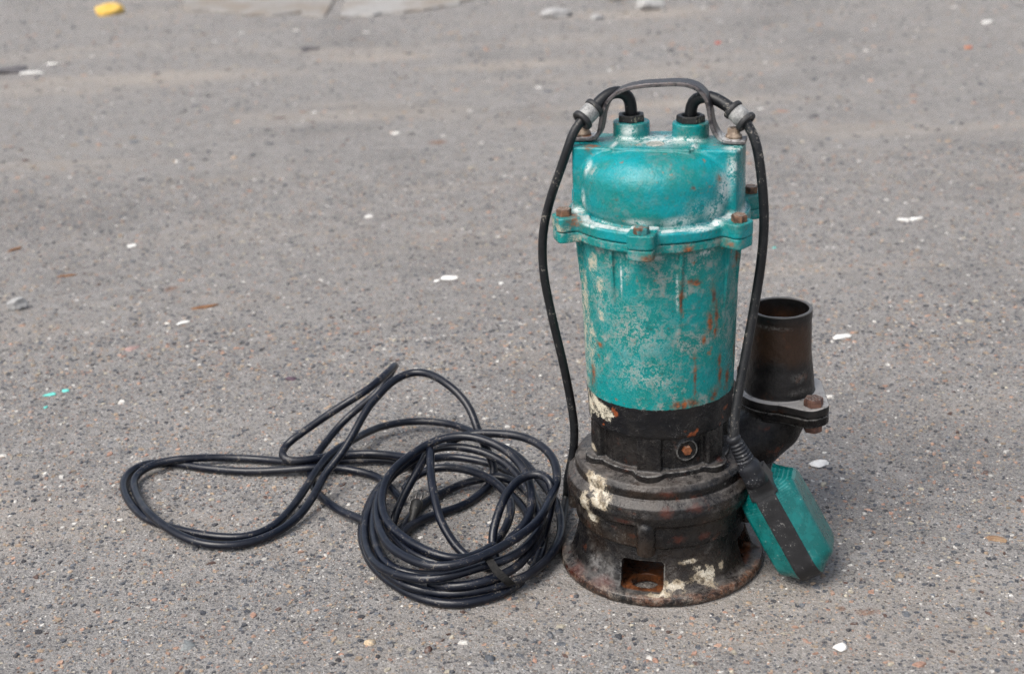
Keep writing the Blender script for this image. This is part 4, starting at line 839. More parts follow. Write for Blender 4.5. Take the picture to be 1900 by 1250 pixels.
# ------------------------------------------------------------------ the power cable
CABLES = {"U":[[-247.3,195.3,22.0],[-255.1,200.4,21.6],[-262.7,206.2,20.6],[-270.0,212.1,19.3],[-277.2,217.6,18.0],[-284.9,222.4,17.0],[-293.5,226.5,16.1],[-302.9,229.5,15.5],[-312.8,231.1,15.1],[-322.8,231.6,14.9],[-332.8,230.7,15.0],[-342.5,228.3,15.6],[-352.0,224.5,16.4],[-361.5,220.1,17.2],[-371.0,216.5,17.7],[-380.5,214.5,18.1],[-389.2,214.3,18.8],[-396.1,217.0,20.1],[-399.7,223.0,22.1],[-399.3,231.0,24.8],[-395.1,237.7,28.2],[-389.1,240.6,32.3],[-382.3,241.1,36.8],[-375.3,240.9,41.8],[-367.9,240.3,47.0],[-360.3,239.7,52.3],[-352.4,239.3,57.6],[-344.3,239.2,62.9],[-336.0,239.6,67.9],[-327.7,240.4,72.7],[-319.2,241.9,77.1],[-310.7,244.7,81.1],[-302.7,249.6,84.5],[-295.4,256.8,87.3],[-288.9,266.0,89.3],[-283.2,277.3,90.4],[-278.6,289.6,90.6],[-275.7,300.2,89.9],[-274.5,308.6,88.1],[-274.6,314.7,85.4],[-276.5,316.1,81.9],[-280.2,311.7,77.6],[-285.0,304.2,72.6],[-290.5,297.0,67.2],[-296.9,292.3,61.5],[-304.4,290.6,55.6],[-312.2,290.4,49.6],[-320.0,289.9,43.6],[-327.6,288.3,37.8],[-334.8,285.2,32.3],[-341.6,280.2,27.2],[-347.8,273.2,22.5],[-353.3,265.3,18.3],[-358.1,257.7,14.7],[-361.9,250.9,11.8],[-364.8,244.4,9.4],[-366.9,237.9,7.4],[-368.4,231.0,5.9],[-369.1,223.2,4.9],[-368.9,214.1,4.5],[-368.0,204.4,4.4],[-366.4,194.4,4.4],[-364.3,184.5,4.5],[-361.6,174.7,4.5],[-358.0,165.1,4.6],[-353.6,155.8,4.8],[-348.7,146.4,5.1],[-343.4,137.1,5.5],[-337.8,127.5,6.0],[-331.6,117.8,6.9],[-324.9,108.3,7.9],[-317.4,99.0,9.1],[-309.6,90.3,10.3],[-302.3,82.8,10.6],[-295.9,76.9,9.8],[-290.5,71.8,8.1],[-285.8,66.6,6.3],[-281.5,61.1,4.5]],"V":[[-264.1,44.8,4.5],[-260.3,49.1,7.3],[-256.5,56.0,8.6],[-252.1,65.1,8.5],[-246.4,74.5,7.7],[-239.6,83.0,6.9],[-231.7,90.4,6.3],[-223.3,96.8,5.7],[-214.7,102.7,5.3],[-206.2,108.5,5.0],[-198.3,114.8,4.8],[-191.3,122.1,4.7],[-185.4,130.1,4.7],[-180.0,138.4,4.8],[-175.0,146.5,5.1],[-170.7,154.4,5.7],[-167.2,161.4,7.3],[-164.8,167.1,10.6],[-164.0,172.0,16.0],[-165.2,176.2,23.0],[-167.6,178.3,30.5],[-170.4,178.7,38.3],[-173.6,179.4,46.1],[-176.8,181.8,53.8],[-179.8,186.3,61.2],[-182.6,192.7,68.2],[-186.0,200.1,74.7],[-190.4,207.3,80.5],[-195.5,213.8,85.5],[-201.0,219.9,89.8],[-206.9,225.9,93.2],[-213.0,232.1,95.9],[-219.1,238.6,97.9],[-225.6,245.3,99.2],[-232.8,251.8,99.8],[-241.2,256.7,99.8],[-250.4,258.4,99.2],[-259.4,256.2,98.0],[-267.4,251.3,96.2],[-274.4,245.1,93.8],[-280.5,238.5,90.7],[-286.5,231.9,86.9],[-292.6,225.4,82.6],[-298.5,218.3,77.7],[-303.7,210.5,72.3],[-308.5,202.6,66.5],[-313.1,195.0,60.5],[-318.0,187.8,54.4],[-323.1,181.1,48.3],[-328.6,174.8,42.4],[-334.5,168.9,36.8],[-340.5,163.0,31.6],[-345.5,156.2,26.9],[-349.2,148.4,22.8],[-352.4,140.3,19.2],[-355.6,132.2,16.1],[-358.8,124.0,13.5],[-362.0,115.8,11.4],[-365.5,107.5,9.7],[-369.6,99.1,8.4],[-374.3,91.0,7.4],[-379.6,83.2,6.6],[-385.6,75.9,6.0],[-392.3,68.8,5.7],[-399.8,62.4,5.5],[-408.1,56.9,5.4],[-417.2,52.6,5.5],[-426.7,49.8,5.7],[-436.5,48.7,6.0],[-446.4,49.3,6.5],[-456.4,51.5,7.0],[-466.1,55.1,7.7],[-475.5,60.0,8.4],[-484.3,66.2,9.1],[-492.4,73.1,9.8],[-499.9,80.3,10.5],[-506.7,87.6,11.1],[-513.0,94.8,11.7],[-518.8,102.1,12.1],[-524.3,109.7,12.4],[-529.4,117.8,12.2],[-534.1,126.4,11.5],[-538.5,135.2,10.7],[-542.6,143.9,9.8],[-546.4,152.4,9.0],[-550.0,160.9,8.3],[-553.5,169.5,7.8],[-556.8,178.3,7.5],[-559.8,187.2,7.4],[-562.3,196.3,7.5],[-563.5,206.0,7.7],[-562.6,216.4,8.2],[-558.7,226.6,8.8],[-552.2,234.9,9.5],[-543.8,240.4,10.3],[-534.6,243.4,11.0],[-525.0,244.6,11.7],[-515.4,245.5,11.8],[-505.9,247.4,11.1],[-496.3,249.9,9.9],[-486.7,252.0,8.6],[-476.9,253.4,7.5],[-467.1,253.9,6.6],[-457.3,253.5,6.0],[-447.6,252.4,5.6],[-437.9,250.5,5.5],[-428.2,247.8,5.6],[-418.4,244.3,6.0],[-408.6,240.0,6.7],[-398.7,234.9,7.6],[-388.7,229.6,8.8],[-378.7,225.1,9.9],[-368.7,223.6,10.2],[-359.0,225.6,9.4],[-349.4,228.9,8.2],[-339.7,231.4,7.3],[-329.9,232.7,6.7],[-320.0,233.1,6.3],[-310.2,232.8,6.2],[-300.5,232.2,6.2],[-291.2,231.0,6.3],[-282.3,228.5,6.4],[-274.4,224.0,6.6],[-267.2,217.7,6.8],[-259.9,210.1,7.1],[-252.2,201.6,7.6],[-248.3,197.0,8.0]],"W":[[-170.1,247.2,20.0],[-175.7,255.0,18.9],[-181.3,262.8,17.9],[-186.9,270.7,16.9],[-192.3,278.6,16.0],[-197.9,286.4,15.2],[-204.0,293.8,14.5],[-211.1,300.5,13.9],[-219.3,306.2,13.5],[-228.2,310.8,13.2],[-237.6,314.2,13.1],[-247.3,316.1,13.1],[-257.2,316.5,13.2],[-266.9,315.0,13.6],[-276.3,311.8,14.0],[-285.0,307.3,14.6],[-293.0,301.7,15.3],[-300.1,295.1,16.0],[-306.1,287.9,16.8],[-311.4,280.2,17.7],[-316.3,271.9,18.6],[-321.0,263.4,19.5],[-325.6,254.6,20.5],[-330.2,245.7,21.4],[-334.9,237.0,22.1],[-339.7,229.1,22.4],[-344.1,222.0,21.9],[-348.0,215.2,21.0],[-351.4,207.6,19.9],[-355.1,198.4,18.5],[-358.9,187.2,17.0],[-362.5,174.7,15.4],[-365.9,162.4,13.7],[-369.1,151.4,12.0],[-372.1,141.3,10.4],[-375.2,131.9,9.0],[-378.4,122.8,7.8],[-381.8,114.1,6.8],[-385.3,105.6,6.0],[-389.1,97.3,5.5],[-393.5,89.1,5.1],[-399.1,81.5,4.9],[-406.2,75.0,4.7],[-414.7,70.4,4.6],[-424.1,68.1,4.5],[-434.0,68.1,4.5],[-443.8,69.7,4.5],[-453.5,72.3,4.5],[-463.0,75.6,4.5],[-472.3,79.4,4.5],[-481.3,83.7,4.5],[-490.2,88.4,4.5],[-499.0,93.5,4.5],[-507.4,98.9,4.4],[-515.7,104.7,4.4],[-523.7,110.8,4.4],[-531.2,117.4,4.4],[-537.9,124.8,4.4],[-544.0,132.7,4.4],[-549.4,141.1,4.4],[-554.5,149.7,4.5],[-559.2,158.6,4.5],[-563.6,167.6,4.5],[-567.5,176.9,4.5],[-570.9,186.3,4.5],[-573.9,195.8,4.5],[-576.0,205.6,4.5],[-577.0,215.5,4.5],[-576.4,225.4,4.5],[-574.0,235.0,4.5],[-569.4,243.5,4.5],[-562.6,250.0,4.5],[-553.8,253.4,4.5],[-544.2,253.7,4.4],[-534.5,252.0,4.4],[-525.0,248.9,4.4],[-515.7,245.1,4.4],[-506.5,241.0,4.4],[-497.3,237.0,4.4],[-487.8,233.5,4.5],[-478.3,230.3,4.5],[-468.6,227.3,4.6],[-458.9,224.5,4.7],[-449.0,222.0,4.8],[-439.0,219.9,5.1],[-428.9,218.1,5.5],[-418.6,216.6,6.1],[-408.3,215.0,6.9],[-397.9,213.1,8.0],[-387.5,211.2,9.3],[-377.2,209.6,10.4],[-367.1,209.4,10.7],[-357.4,210.8,9.9],[-347.9,212.4,8.7],[-338.5,212.6,7.5],[-329.4,211.2,6.5],[-320.5,208.5,5.8],[-311.8,204.9,5.3],[-303.5,200.2,5.0],[-295.9,194.2,4.7],[-289.5,187.0,4.6],[-284.1,178.8,4.5],[-279.5,170.0,4.4],[-275.2,160.9,4.4],[-271.1,151.7,4.5],[-267.1,142.4,4.5],[-263.1,133.1,4.5]],"L1":[[-165.0,-13.0,26.0],[-171.5,-21.5,27.0],[-178.2,-29.7,28.0],[-185.4,-36.7,29.0],[-193.7,-41.3,30.1],[-203.0,-42.4,31.1],[-212.5,-40.2,32.1],[-221.3,-35.7,33.1],[-229.5,-30.0,34.1],[-237.1,-23.5,35.1],[-244.3,-16.5,36.0],[-250.9,-9.1,37.1],[-256.9,-1.4,38.1],[-262.3,6.9,39.2],[-267.0,15.9,40.3],[-270.7,25.2,41.6],[-273.4,34.5,42.9],[-275.0,43.7,44.4],[-276.0,52.9,46.0],[-276.2,62.3,47.8],[-275.5,72.2,49.8],[-273.8,82.3,51.9],[-270.8,92.3,54.2],[-266.2,101.5,56.6],[-260.3,109.9,59.1],[-253.2,117.9,61.4],[-245.4,125.7,63.5],[-237.2,133.0,65.5],[-228.4,138.6,67.6],[-219.0,142.1,69.6],[-209.1,143.8,70.9],[-199.0,144.0,71.6],[-189.0,142.2,71.7],[-179.2,138.6,71.1],[-170.0,133.5,70.1],[-161.4,127.7,68.5],[-153.5,121.1,66.5],[-146.4,113.7,64.2],[-140.2,105.3,61.5],[-134.9,96.2,58.6],[-130.7,86.3,55.5],[-127.5,75.8,52.3],[-125.5,64.9,49.0],[-124.6,54.2,45.9],[-125.0,43.7,42.8],[-126.4,33.8,39.9],[-128.8,24.5,37.3],[-132.2,15.9,34.7],[-136.8,8.1,32.4],[-142.5,1.1,30.2],[-149.0,-5.2,28.0]],"L2":[[-208.7,159.4,59.3],[-199.6,161.1,61.8],[-190.5,161.7,64.1],[-181.4,160.4,66.1],[-172.1,157.3,67.7],[-162.7,153.3,68.9],[-153.1,149.1,69.8],[-143.6,144.9,70.3],[-134.6,139.9,70.4],[-126.4,133.6,70.2],[-119.1,126.2,69.7],[-112.9,117.8,69.0],[-107.7,108.8,68.1],[-103.6,99.4,66.9],[-100.7,89.8,65.5],[-99.0,80.3,63.9],[-98.2,71.1,61.9],[-98.4,62.6,59.5],[-99.5,55.3,56.7],[-101.5,48.2,53.8],[-104.4,39.3,51.8],[-107.9,27.9,51.0],[-111.3,15.5,50.8],[-114.8,3.9,50.4],[-119.0,-6.7,49.8],[-124.3,-16.0,48.9],[-130.5,-24.2,48.0],[-137.2,-31.5,47.0],[-144.3,-38.3,46.0],[-151.8,-44.7,45.1],[-159.5,-50.8,44.1],[-167.6,-56.6,43.2],[-176.1,-61.9,42.3],[-185.0,-66.4,41.5],[-194.4,-69.7,40.6],[-204.2,-71.3,39.8],[-213.9,-70.7,39.1],[-223.0,-67.7,38.5],[-231.3,-62.6,37.9],[-238.8,-56.1,37.5],[-245.7,-48.8,37.1],[-252.2,-41.1,36.8],[-258.3,-32.8,36.6],[-263.5,-24.1,36.5],[-267.7,-15.0,36.4],[-271.2,-5.6,36.5],[-274.1,4.1,36.6],[-276.6,14.1,36.8],[-278.5,24.2,37.1],[-280.0,34.1,37.4],[-281.0,43.8,37.9],[-281.6,53.2,38.5],[-281.6,62.4,39.3],[-280.9,71.3,40.2],[-279.5,80.3,41.4],[-277.1,89.5,42.7],[-273.6,98.9,44.2],[-269.0,108.1,45.9],[-263.2,116.9,47.7],[-256.5,125.4,49.4],[-249.0,133.7,51.1],[-240.9,141.3,52.7],[-232.1,147.4,54.1],[-222.8,150.9,55.5],[-213.1,151.4,56.4],[-203.2,149.7,56.8],[-193.3,146.6,56.7],[-183.7,142.9,56.0],[-174.4,138.3,54.9],[-165.7,132.6,53.4],[-157.5,125.9,51.5],[-150.1,118.3,49.4],[-143.6,110.0,47.1],[-138.3,100.9,44.6],[-134.0,91.3,42.2],[-130.3,81.3,39.8],[-127.0,70.9,37.5],[-124.0,60.0,35.5],[-121.5,49.0,33.8],[-119.6,38.1,32.4],[-118.4,27.5,31.2],[-118.0,17.6,29.8],[-118.6,8.9,28.2],[-120.2,0.7,26.7],[-122.6,-7.4,25.5],[-125.6,-15.5,24.6],[-129.3,-23.6,23.9],[-133.3,-31.8,23.4],[-137.6,-40.1,22.9],[-142.7,-48.0,22.5],[-149.0,-55.0,22.1],[-156.6,-61.1,21.7],[-165.1,-66.3,21.1],[-174.4,-70.3,20.5],[-184.0,-72.7,19.7],[-193.7,-73.4,18.8],[-203.0,-71.9,17.6],[-211.8,-68.0,16.0],[-220.4,-61.7,13.4],[-224.7,-58.0,11.8]],"S4":[[-115.2,17.3,38.0],[-117.1,8.2,36.6],[-119.5,-0.9,35.4],[-122.9,-9.8,34.4],[-127.2,-18.6,33.6],[-131.9,-27.1,32.9],[-137.4,-35.1,32.2],[-143.9,-42.2,31.7],[-151.7,-48.2,31.1],[-160.6,-52.6,30.5],[-169.9,-56.2,29.9],[-179.2,-59.7,29.3],[-188.4,-63.2,28.6],[-197.9,-66.6,27.8],[-207.7,-69.0,27.0],[-217.6,-69.9,26.1],[-227.5,-68.8,25.2],[-236.7,-65.7,24.2],[-245.1,-60.9,23.3],[-252.5,-55.3,22.3],[-259.2,-49.3,21.4],[-265.2,-43.0,20.6],[-270.9,-36.1,19.6],[-276.1,-28.0,18.5],[-280.6,-18.8,17.4],[-284.3,-8.9,16.3],[-287.5,1.3,15.5],[-290.2,11.7,14.9],[-292.3,22.0,14.7],[-293.8,32.2,14.7],[-294.9,42.1,15.0],[-295.5,51.6,15.5],[-295.7,60.7,16.3],[-295.5,69.8,17.1],[-294.8,79.4,17.6],[-293.9,89.9,17.7],[-292.6,100.8,17.6],[-291.0,111.6,17.6],[-289.2,122.3,17.8],[-286.7,132.7,18.3],[-283.3,143.1,18.9],[-279.0,153.5,19.6],[-276.8,158.6,20.0]],"S5":[[-280.2,125.6,24.0],[-282.2,115.9,23.5],[-284.0,106.0,22.9],[-285.4,95.9,22.4],[-286.4,85.4,21.8],[-286.8,74.8,21.2],[-286.9,64.3,20.6],[-286.5,53.8,20.1],[-285.7,43.3,19.5],[-284.5,32.7,19.1],[-282.6,22.0,18.7],[-280.3,11.2,18.5],[-277.5,0.5,18.4],[-274.2,-10.0,18.5],[-270.1,-20.1,18.6],[-264.9,-29.1,18.7],[-258.5,-36.1,18.3],[-250.6,-40.8,17.6],[-241.5,-43.7,16.8],[-231.7,-45.0,16.0],[-221.6,-44.9,15.3],[-211.5,-43.2,14.7],[-201.6,-40.3,14.0],[-196.7,-38.7,13.7]],"S5b":[[-279.8,89.3,30.0],[-279.0,79.5,30.1],[-278.1,69.6,30.2],[-276.9,59.6,30.2],[-275.3,49.5,30.2],[-273.2,39.3,30.1],[-270.4,29.3,29.9],[-266.9,19.4,29.6],[-262.7,9.9,29.2],[-258.1,0.6,28.7],[-252.9,-8.3,28.1],[-247.0,-16.7,27.4],[-240.3,-24.3,26.6],[-232.5,-30.9,25.7],[-223.7,-35.9,24.7],[-214.1,-39.1,23.7],[-203.9,-40.3,22.6],[-193.7,-40.0,21.5],[-188.6,-39.5,20.9]],"S6":[[-139.8,-48.0,5.0],[-146.4,-55.9,4.9],[-153.4,-63.2,4.8],[-161.3,-69.3,4.7],[-170.1,-74.0,4.6],[-179.5,-77.6,4.6],[-189.1,-80.4,4.5],[-198.8,-81.5,4.5],[-208.6,-80.3,4.5],[-218.2,-77.3,4.4],[-227.3,-73.0,4.4],[-235.7,-67.5,4.4],[-243.4,-61.1,4.4],[-250.5,-53.9,4.4],[-257.1,-46.2,4.4],[-263.4,-38.2,4.4],[-269.2,-30.0,4.4],[-274.6,-21.5,4.4],[-279.5,-12.7,4.4],[-283.9,-3.6,4.4],[-287.6,5.8,4.4],[-290.8,15.4,4.5],[-293.5,25.1,4.5],[-295.9,35.0,4.5],[-297.9,44.9,4.4],[-299.5,54.9,4.4],[-300.6,65.0,4.4],[-301.0,75.1,4.4],[-300.9,85.1,4.5],[-300.3,94.9,4.7],[-299.5,104.5,4.9],[-298.5,114.0,5.3],[-297.3,123.2,5.8],[-295.7,132.1,6.5],[-293.7,140.5,7.4],[-291.1,148.5,8.5],[-287.7,156.1,9.8],[-283.6,163.7,11.1],[-278.8,171.9,12.2],[-273.1,180.8,12.9],[-266.4,189.0,13.5],[-258.7,196.0,14.0],[-250.4,202.0,14.2],[-241.5,207.7,14.0],[-232.1,212.7,13.5],[-222.3,216.0,12.9],[-212.5,217.2,12.4],[-202.9,215.9,12.0],[-193.7,212.8,11.7],[-184.6,208.7,11.4],[-175.6,204.1,11.0],[-167.0,198.7,10.7],[-159.2,192.1,10.4],[-152.2,184.6,10.0],[-146.0,176.3,9.6],[-140.5,167.6,9.3],[-135.5,158.8,8.9],[-131.1,149.9,8.5],[-127.1,140.8,8.1],[-123.8,131.7,7.8],[-121.1,122.6,7.4],[-118.9,113.3,7.1],[-117.1,104.0,6.8],[-115.6,94.5,6.5],[-114.5,84.7,6.4],[-113.7,74.7,6.3],[-113.3,64.5,6.4],[-113.3,53.9,6.6],[-113.7,43.2,7.0],[-114.4,32.1,7.5],[-115.6,20.8,8.1],[-117.1,9.5,8.7],[-119.0,-0.9,8.7],[-121.3,-10.4,8.2],[-124.1,-19.4,7.5],[-127.5,-28.4,6.7],[-131.2,-37.3,6.0]],"S7":[[-157.6,192.3,36.0],[-151.1,185.9,35.3],[-145.0,179.2,34.6],[-139.3,171.6,33.7],[-134.2,163.2,32.7],[-129.4,154.3,31.6],[-124.9,145.0,30.2],[-120.6,135.6,28.7],[-116.2,126.1,27.0],[-111.8,116.4,25.3],[-107.5,106.2,23.5],[-103.5,95.3,21.7],[-100.2,84.0,20.0],[-98.0,73.2,18.5],[-96.8,63.4,17.2],[-96.3,54.1,16.1],[-96.4,44.8,15.2],[-96.9,35.5,14.5],[-98.0,26.2,14.0],[-99.6,16.9,13.6],[-102.0,7.4,13.4],[-104.9,-2.0,13.3],[-108.6,-11.4,13.2],[-112.8,-20.6,13.2],[-117.7,-29.5,13.3],[-123.0,-37.8,13.3],[-128.8,-45.5,13.3],[-135.6,-52.3,13.2],[-143.5,-57.8,13.1],[-152.4,-62.2,12.9],[-161.7,-65.9,12.5],[-171.2,-68.9,12.0],[-180.9,-71.0,11.3],[-190.8,-71.8,10.4],[-200.9,-71.1,9.4],[-210.9,-69.1,8.6],[-220.5,-67.1,8.8],[-229.5,-65.8,10.3],[-237.7,-63.7,11.8],[-244.9,-59.9,12.5],[-251.3,-54.7,12.6],[-256.9,-48.8,12.6],[-262.2,-42.1,12.5],[-267.3,-35.1,12.3],[-269.8,-31.5,12.2]],"K":[[-162.7,-7.5,6.0],[-164.8,-2.5,13.3],[-165.7,3.8,20.6],[-164.6,11.2,27.8],[-162.0,19.0,34.8],[-158.4,27.1,41.4],[-154.3,36.0,47.4],[-149.2,45.4,52.6],[-142.6,54.3,56.8],[-134.4,61.7,59.7],[-125.0,66.0,61.4],[-115.7,64.6,61.8],[-108.5,57.5,60.5],[-104.8,50.6,56.5],[-103.9,47.7,49.9],[-104.9,44.2,42.6],[-107.1,37.4,36.0],[-110.1,28.9,29.7],[-113.4,20.1,24.0],[-116.8,12.5,18.5],[-120.1,7.6,13.0],[-123.6,3.1,8.2],[-127.1,-4.0,5.6],[-128.9,-8.4,4.8]],"I":[[-258.9,143.1,14.0],[-253.5,153.1,16.6],[-246.7,161.3,19.1],[-238.1,166.1,21.4],[-228.3,167.1,23.5],[-218.4,165.0,25.4],[-208.7,160.7,26.9],[-199.7,155.3,28.0],[-191.6,149.1,28.9],[-183.9,142.3,29.4],[-176.5,135.1,29.6],[-169.5,127.3,29.5],[-163.3,118.6,29.1],[-157.8,109.4,28.3],[-153.2,99.9,27.3],[-149.5,90.2,26.0],[-147.1,80.6,24.5],[-146.4,70.9,22.7],[-147.4,60.9,20.6],[-149.6,50.4,18.4],[-152.9,39.8,15.9],[-157.5,30.0,13.3],[-163.2,21.2,10.6],[-169.6,13.3,7.8],[-176.5,6.2,5.0]],"S":[[-269.7,77.3,4.5],[-267.9,80.3,9.6],[-265.5,84.6,14.9],[-262.3,91.1,20.3],[-258.2,98.9,26.0],[-253.6,106.5,31.8],[-248.5,113.8,37.8],[-243.3,121.4,43.8],[-238.4,129.2,49.5],[-234.0,135.5,54.8],[-230.9,137.0,59.2],[-229.3,133.8,62.1],[-228.5,128.9,63.2],[-228.2,121.9,62.6],[-228.0,110.4,60.7],[-227.5,95.7,57.9],[-226.4,81.0,54.1],[-224.7,67.5,49.6],[-222.6,55.6,44.6],[-220.4,45.1,39.3],[-217.9,35.6,34.1],[-214.3,26.7,29.0],[-209.9,18.3,24.3],[-205.1,10.2,20.0],[-199.7,2.7,16.2],[-193.5,-4.0,12.9],[-186.6,-9.2,9.8],[-179.1,-13.3,7.1],[-171.2,-16.7,4.5]],"G1":[[-262.9,53.8,4.4],[-260.8,63.8,4.4],[-258.4,73.7,4.4],[-255.7,83.5,4.4],[-252.6,93.1,4.5],[-249.1,102.6,4.5],[-245.2,111.8,4.6],[-240.5,120.6,4.7],[-234.8,128.6,4.9],[-228.3,135.8,5.2],[-221.3,142.4,5.7],[-214.0,148.3,6.3],[-206.4,153.6,7.2],[-198.1,157.8,8.4],[-188.9,160.2,9.8],[-179.1,161.0,11.5],[-169.3,161.1,12.9],[-160.0,160.2,13.5],[-151.9,157.0,13.4],[-145.0,151.4,13.1],[-139.3,144.1,13.0],[-134.3,135.6,13.0],[-129.8,126.0,13.1],[-125.9,115.7,13.3],[-122.7,105.2,13.4],[-120.2,94.8,13.6],[-118.4,84.4,13.8],[-117.2,74.2,13.9],[-116.8,63.9,14.0],[-117.1,53.5,14.1],[-117.9,43.1,14.3],[-118.9,32.5,14.6],[-119.4,27.2,14.7]],"G3":[[-159.2,162.3,4.4],[-154.6,152.8,4.4],[-150.0,143.3,4.4],[-145.5,133.8,4.5],[-141.3,124.1,4.5],[-137.5,114.3,4.5],[-134.1,104.3,4.5],[-131.2,94.2,4.5],[-128.7,84.0,4.5],[-126.4,73.7,4.5],[-124.1,63.5,4.5]]}
HANG = [[-21.7, 21.6, 437.0], [-21.7, 21.6, 447.0], [-21.7, 21.9, 453.0], [-23.2, 19.5, 455.7], [-30.9, 18.0, 460.3], [-39.8, 15.0, 460.4], [-48.8, 11.0, 455.4], [-57.9, 6.0, 445.3], [-67.0, 0.0, 439.9], [-74.1, -4.0, 433.4], [-79.3, -6.0, 419.6], [-87.6, -4.0, 396.4], [-97.5, 0.0, 368.3], [-104.7, 4.0, 337.0], [-105.9, 6.0, 300.2], [-99.0, 8.0, 251.4], [-90.6, 12.0, 206.0], [-83.5, 18.0, 158.4], [-81.0, 22.0, 128.0], [-83.1, 26.0, 101.8], [-87.8, 29.0, 79.4], [-87.8, 109.9, 14.0], [-93.1, 77.0, 5.0], [-99.5, 32.8, 4.5], [-110.0, 1.0, 4.5], [-119.8, -21.3, 4.5]]
FLOATC = [[29.7, 7.3, 437.0], [29.7, 7.3, 447.0], [29.7, 7.3, 451.0], [32.2, 6.0, 453.2], [38.0, 3.0, 457.0], [46.8, -2.0, 455.8], [56.7, -9.0, 450.6], [66.5, -16.0, 443.7], [74.1, -22.0, 436.6], [79.3, -28.0, 428.2], [83.3, -31.0, 412.5], [86.8, -32.0, 388.5], [89.8, -32.0, 353.9], [88.4, -33.0, 319.3], [82.3, -36.0, 274.7], [74.0, -43.0, 230.9], [65.8, -52.0, 192.7], [60.9, -60.0, 167.0], [61.0, -63.6, 152.4]]
M_CAB = rubber('black_cable_rubber', (.0026, .0040, .0088), (.20, .175, .14), .45, (.24, .36), [((10.4, -63.0, 21), (5.5, 7, 5))])
M_CABD = rubber('dusty_cable_rubber', (.0055, .0062, .0075), (.22, .20, .17), .6, (.36, .55))
M_WASH = rubber('black_rubber_washer', (.018, .018, .019), (.22, .20, .17), .8, (.45, .65))
M_WHITE = plain('dirty_white_sleeve', (.31, .31, .30), (.13, .13, .13), .65, 130)
cable = empty('power_cable', (-.15, 0, 0))
tag(cable, 'long black power cable running down the left of the pump into a heap of coils', 'cable')
def strand_mesh(name, lst, origin):
    V, F = [], []
    for P, rad in lst:
        v, f = tube(P, rad, 14, base=len(V)); V += v; F += f
    V = np.array(V) - np.array(origin); return mesh(name, V, F, True)
heap = [(catmull(np.array(P) * .001, .004), .0044) for P in CABLES.values()]
link('coiled_cable', strand_mesh('coiled_cable', heap, cable.location), M_CAB, cable)
H = catmull(np.array(HANG) * .001, .004); 
FC = catmull(np.array(FLOATC) * .001, .004)
def relax(C, n):
    for _ in range(n):
        D = C.copy(); C[1:-1] = .5 * D[1:-1] + .25 * (D[:-2] + D[2:])
    return C
H = relax(H, 6); FC = relax(FC, 6)
def near(C, p): return int(np.argmin(np.linalg.norm(C - np.array(p), axis=1)))
def widen(C, i0, big, small):
    i = np.arange(len(C)); t = np.clip((i - i0) / 3, 0, 1); return big + (small - big) * t
def sleeve_profile(axis_pts): pass
def hang(cableC, thing_, i_g, rad):
    O = np.array(thing_.location)
    rr = widen(cableC, i_g, .0055, rad)
    nm = 'hanging_cable'
    link(nm, strand_mesh(nm, [(cableC, rr)], O), M_CABD, thing_)
    c = cableC[i_g]; t = cableC[i_g + 2] - cableC[i_g - 2]; t /= np.linalg.norm(t)
    Mx = frame_to(c - O, t)
    V, F = lathe([(.0056, -.0056), (.0080, -.0056), (.0083, -.0052), (.0083, .0052), (.0080, .0056), (.0056, .0056)], 28, True)
    gs = link('cable_grommet', mesh('cable_grommet', xform(V, Mx), F, True), M_WHITE, thing_)
    for s0, ro_ in ((-.0078, .0094), (.0080, .0101)):
        V, F = lathe([(.0054, s0 - .0022), (ro_ - .0006, s0 - .0022), (ro_, s0 - .0014), (ro_, s0 + .0014), (ro_ - .0006, s0 + .0022), (.0054, s0 + .0022)], 30, True)
        link('grommet_washer', mesh('grommet_washer', xform(V, Mx), F, True), M_WASH, gs)
hang(H, cable, near(H, (-.0625, .003, .4427)), .0041)
# sand stuck to the outer coil, and the cloth strap that ties the heap
STRAP = [(-.1711, -.0364, .0310), (-.1693, -.0528, .0362), (-.1663, -.0664, .0376), (-.1624, -.0730, .0340), (-.1576, -.0757, .0292), (-.1528, -.0752, .0235), (-.1490, -.0686, .0155), (-.1476, -.0574, .0085)]
def strap_mesh():
    C = catmull(np.array(STRAP), .002); T = np.gradient(C, axis=0); T /= np.linalg.norm(T, axis=1)[:, None]
    side = np.array([.93, .25, .1]); V, F = [], []
    for c, t in zip(C, T):
        s = side - t * (side @ t); s /= np.linalg.norm(s); n = np.cross(s, t)
        for a, b in ((-.0037, -.0006), (.0037, -.0006), (.0037, .0006), (-.0037, .0006)): V.append(c + s * a + n * b)
    for i in range(len(C) - 1):
        for j in range(4): F.append((4 * i + j, 4 * i + (j + 1) % 4, 4 * i + 4 + (j + 1) % 4, 4 * i + 4 + j))
    F += [(3, 2, 1, 0), tuple(range(len(V) - 4, len(V)))]
    return mesh('tie_strap', np.array(V) - np.array(cable.location), F, False)
link('tie_strap', strap_mesh(), plain('black_cloth_strap', (.010, .010, .010), (.022, .021, .020), .85, 300, .0006, 0, .2), cable)
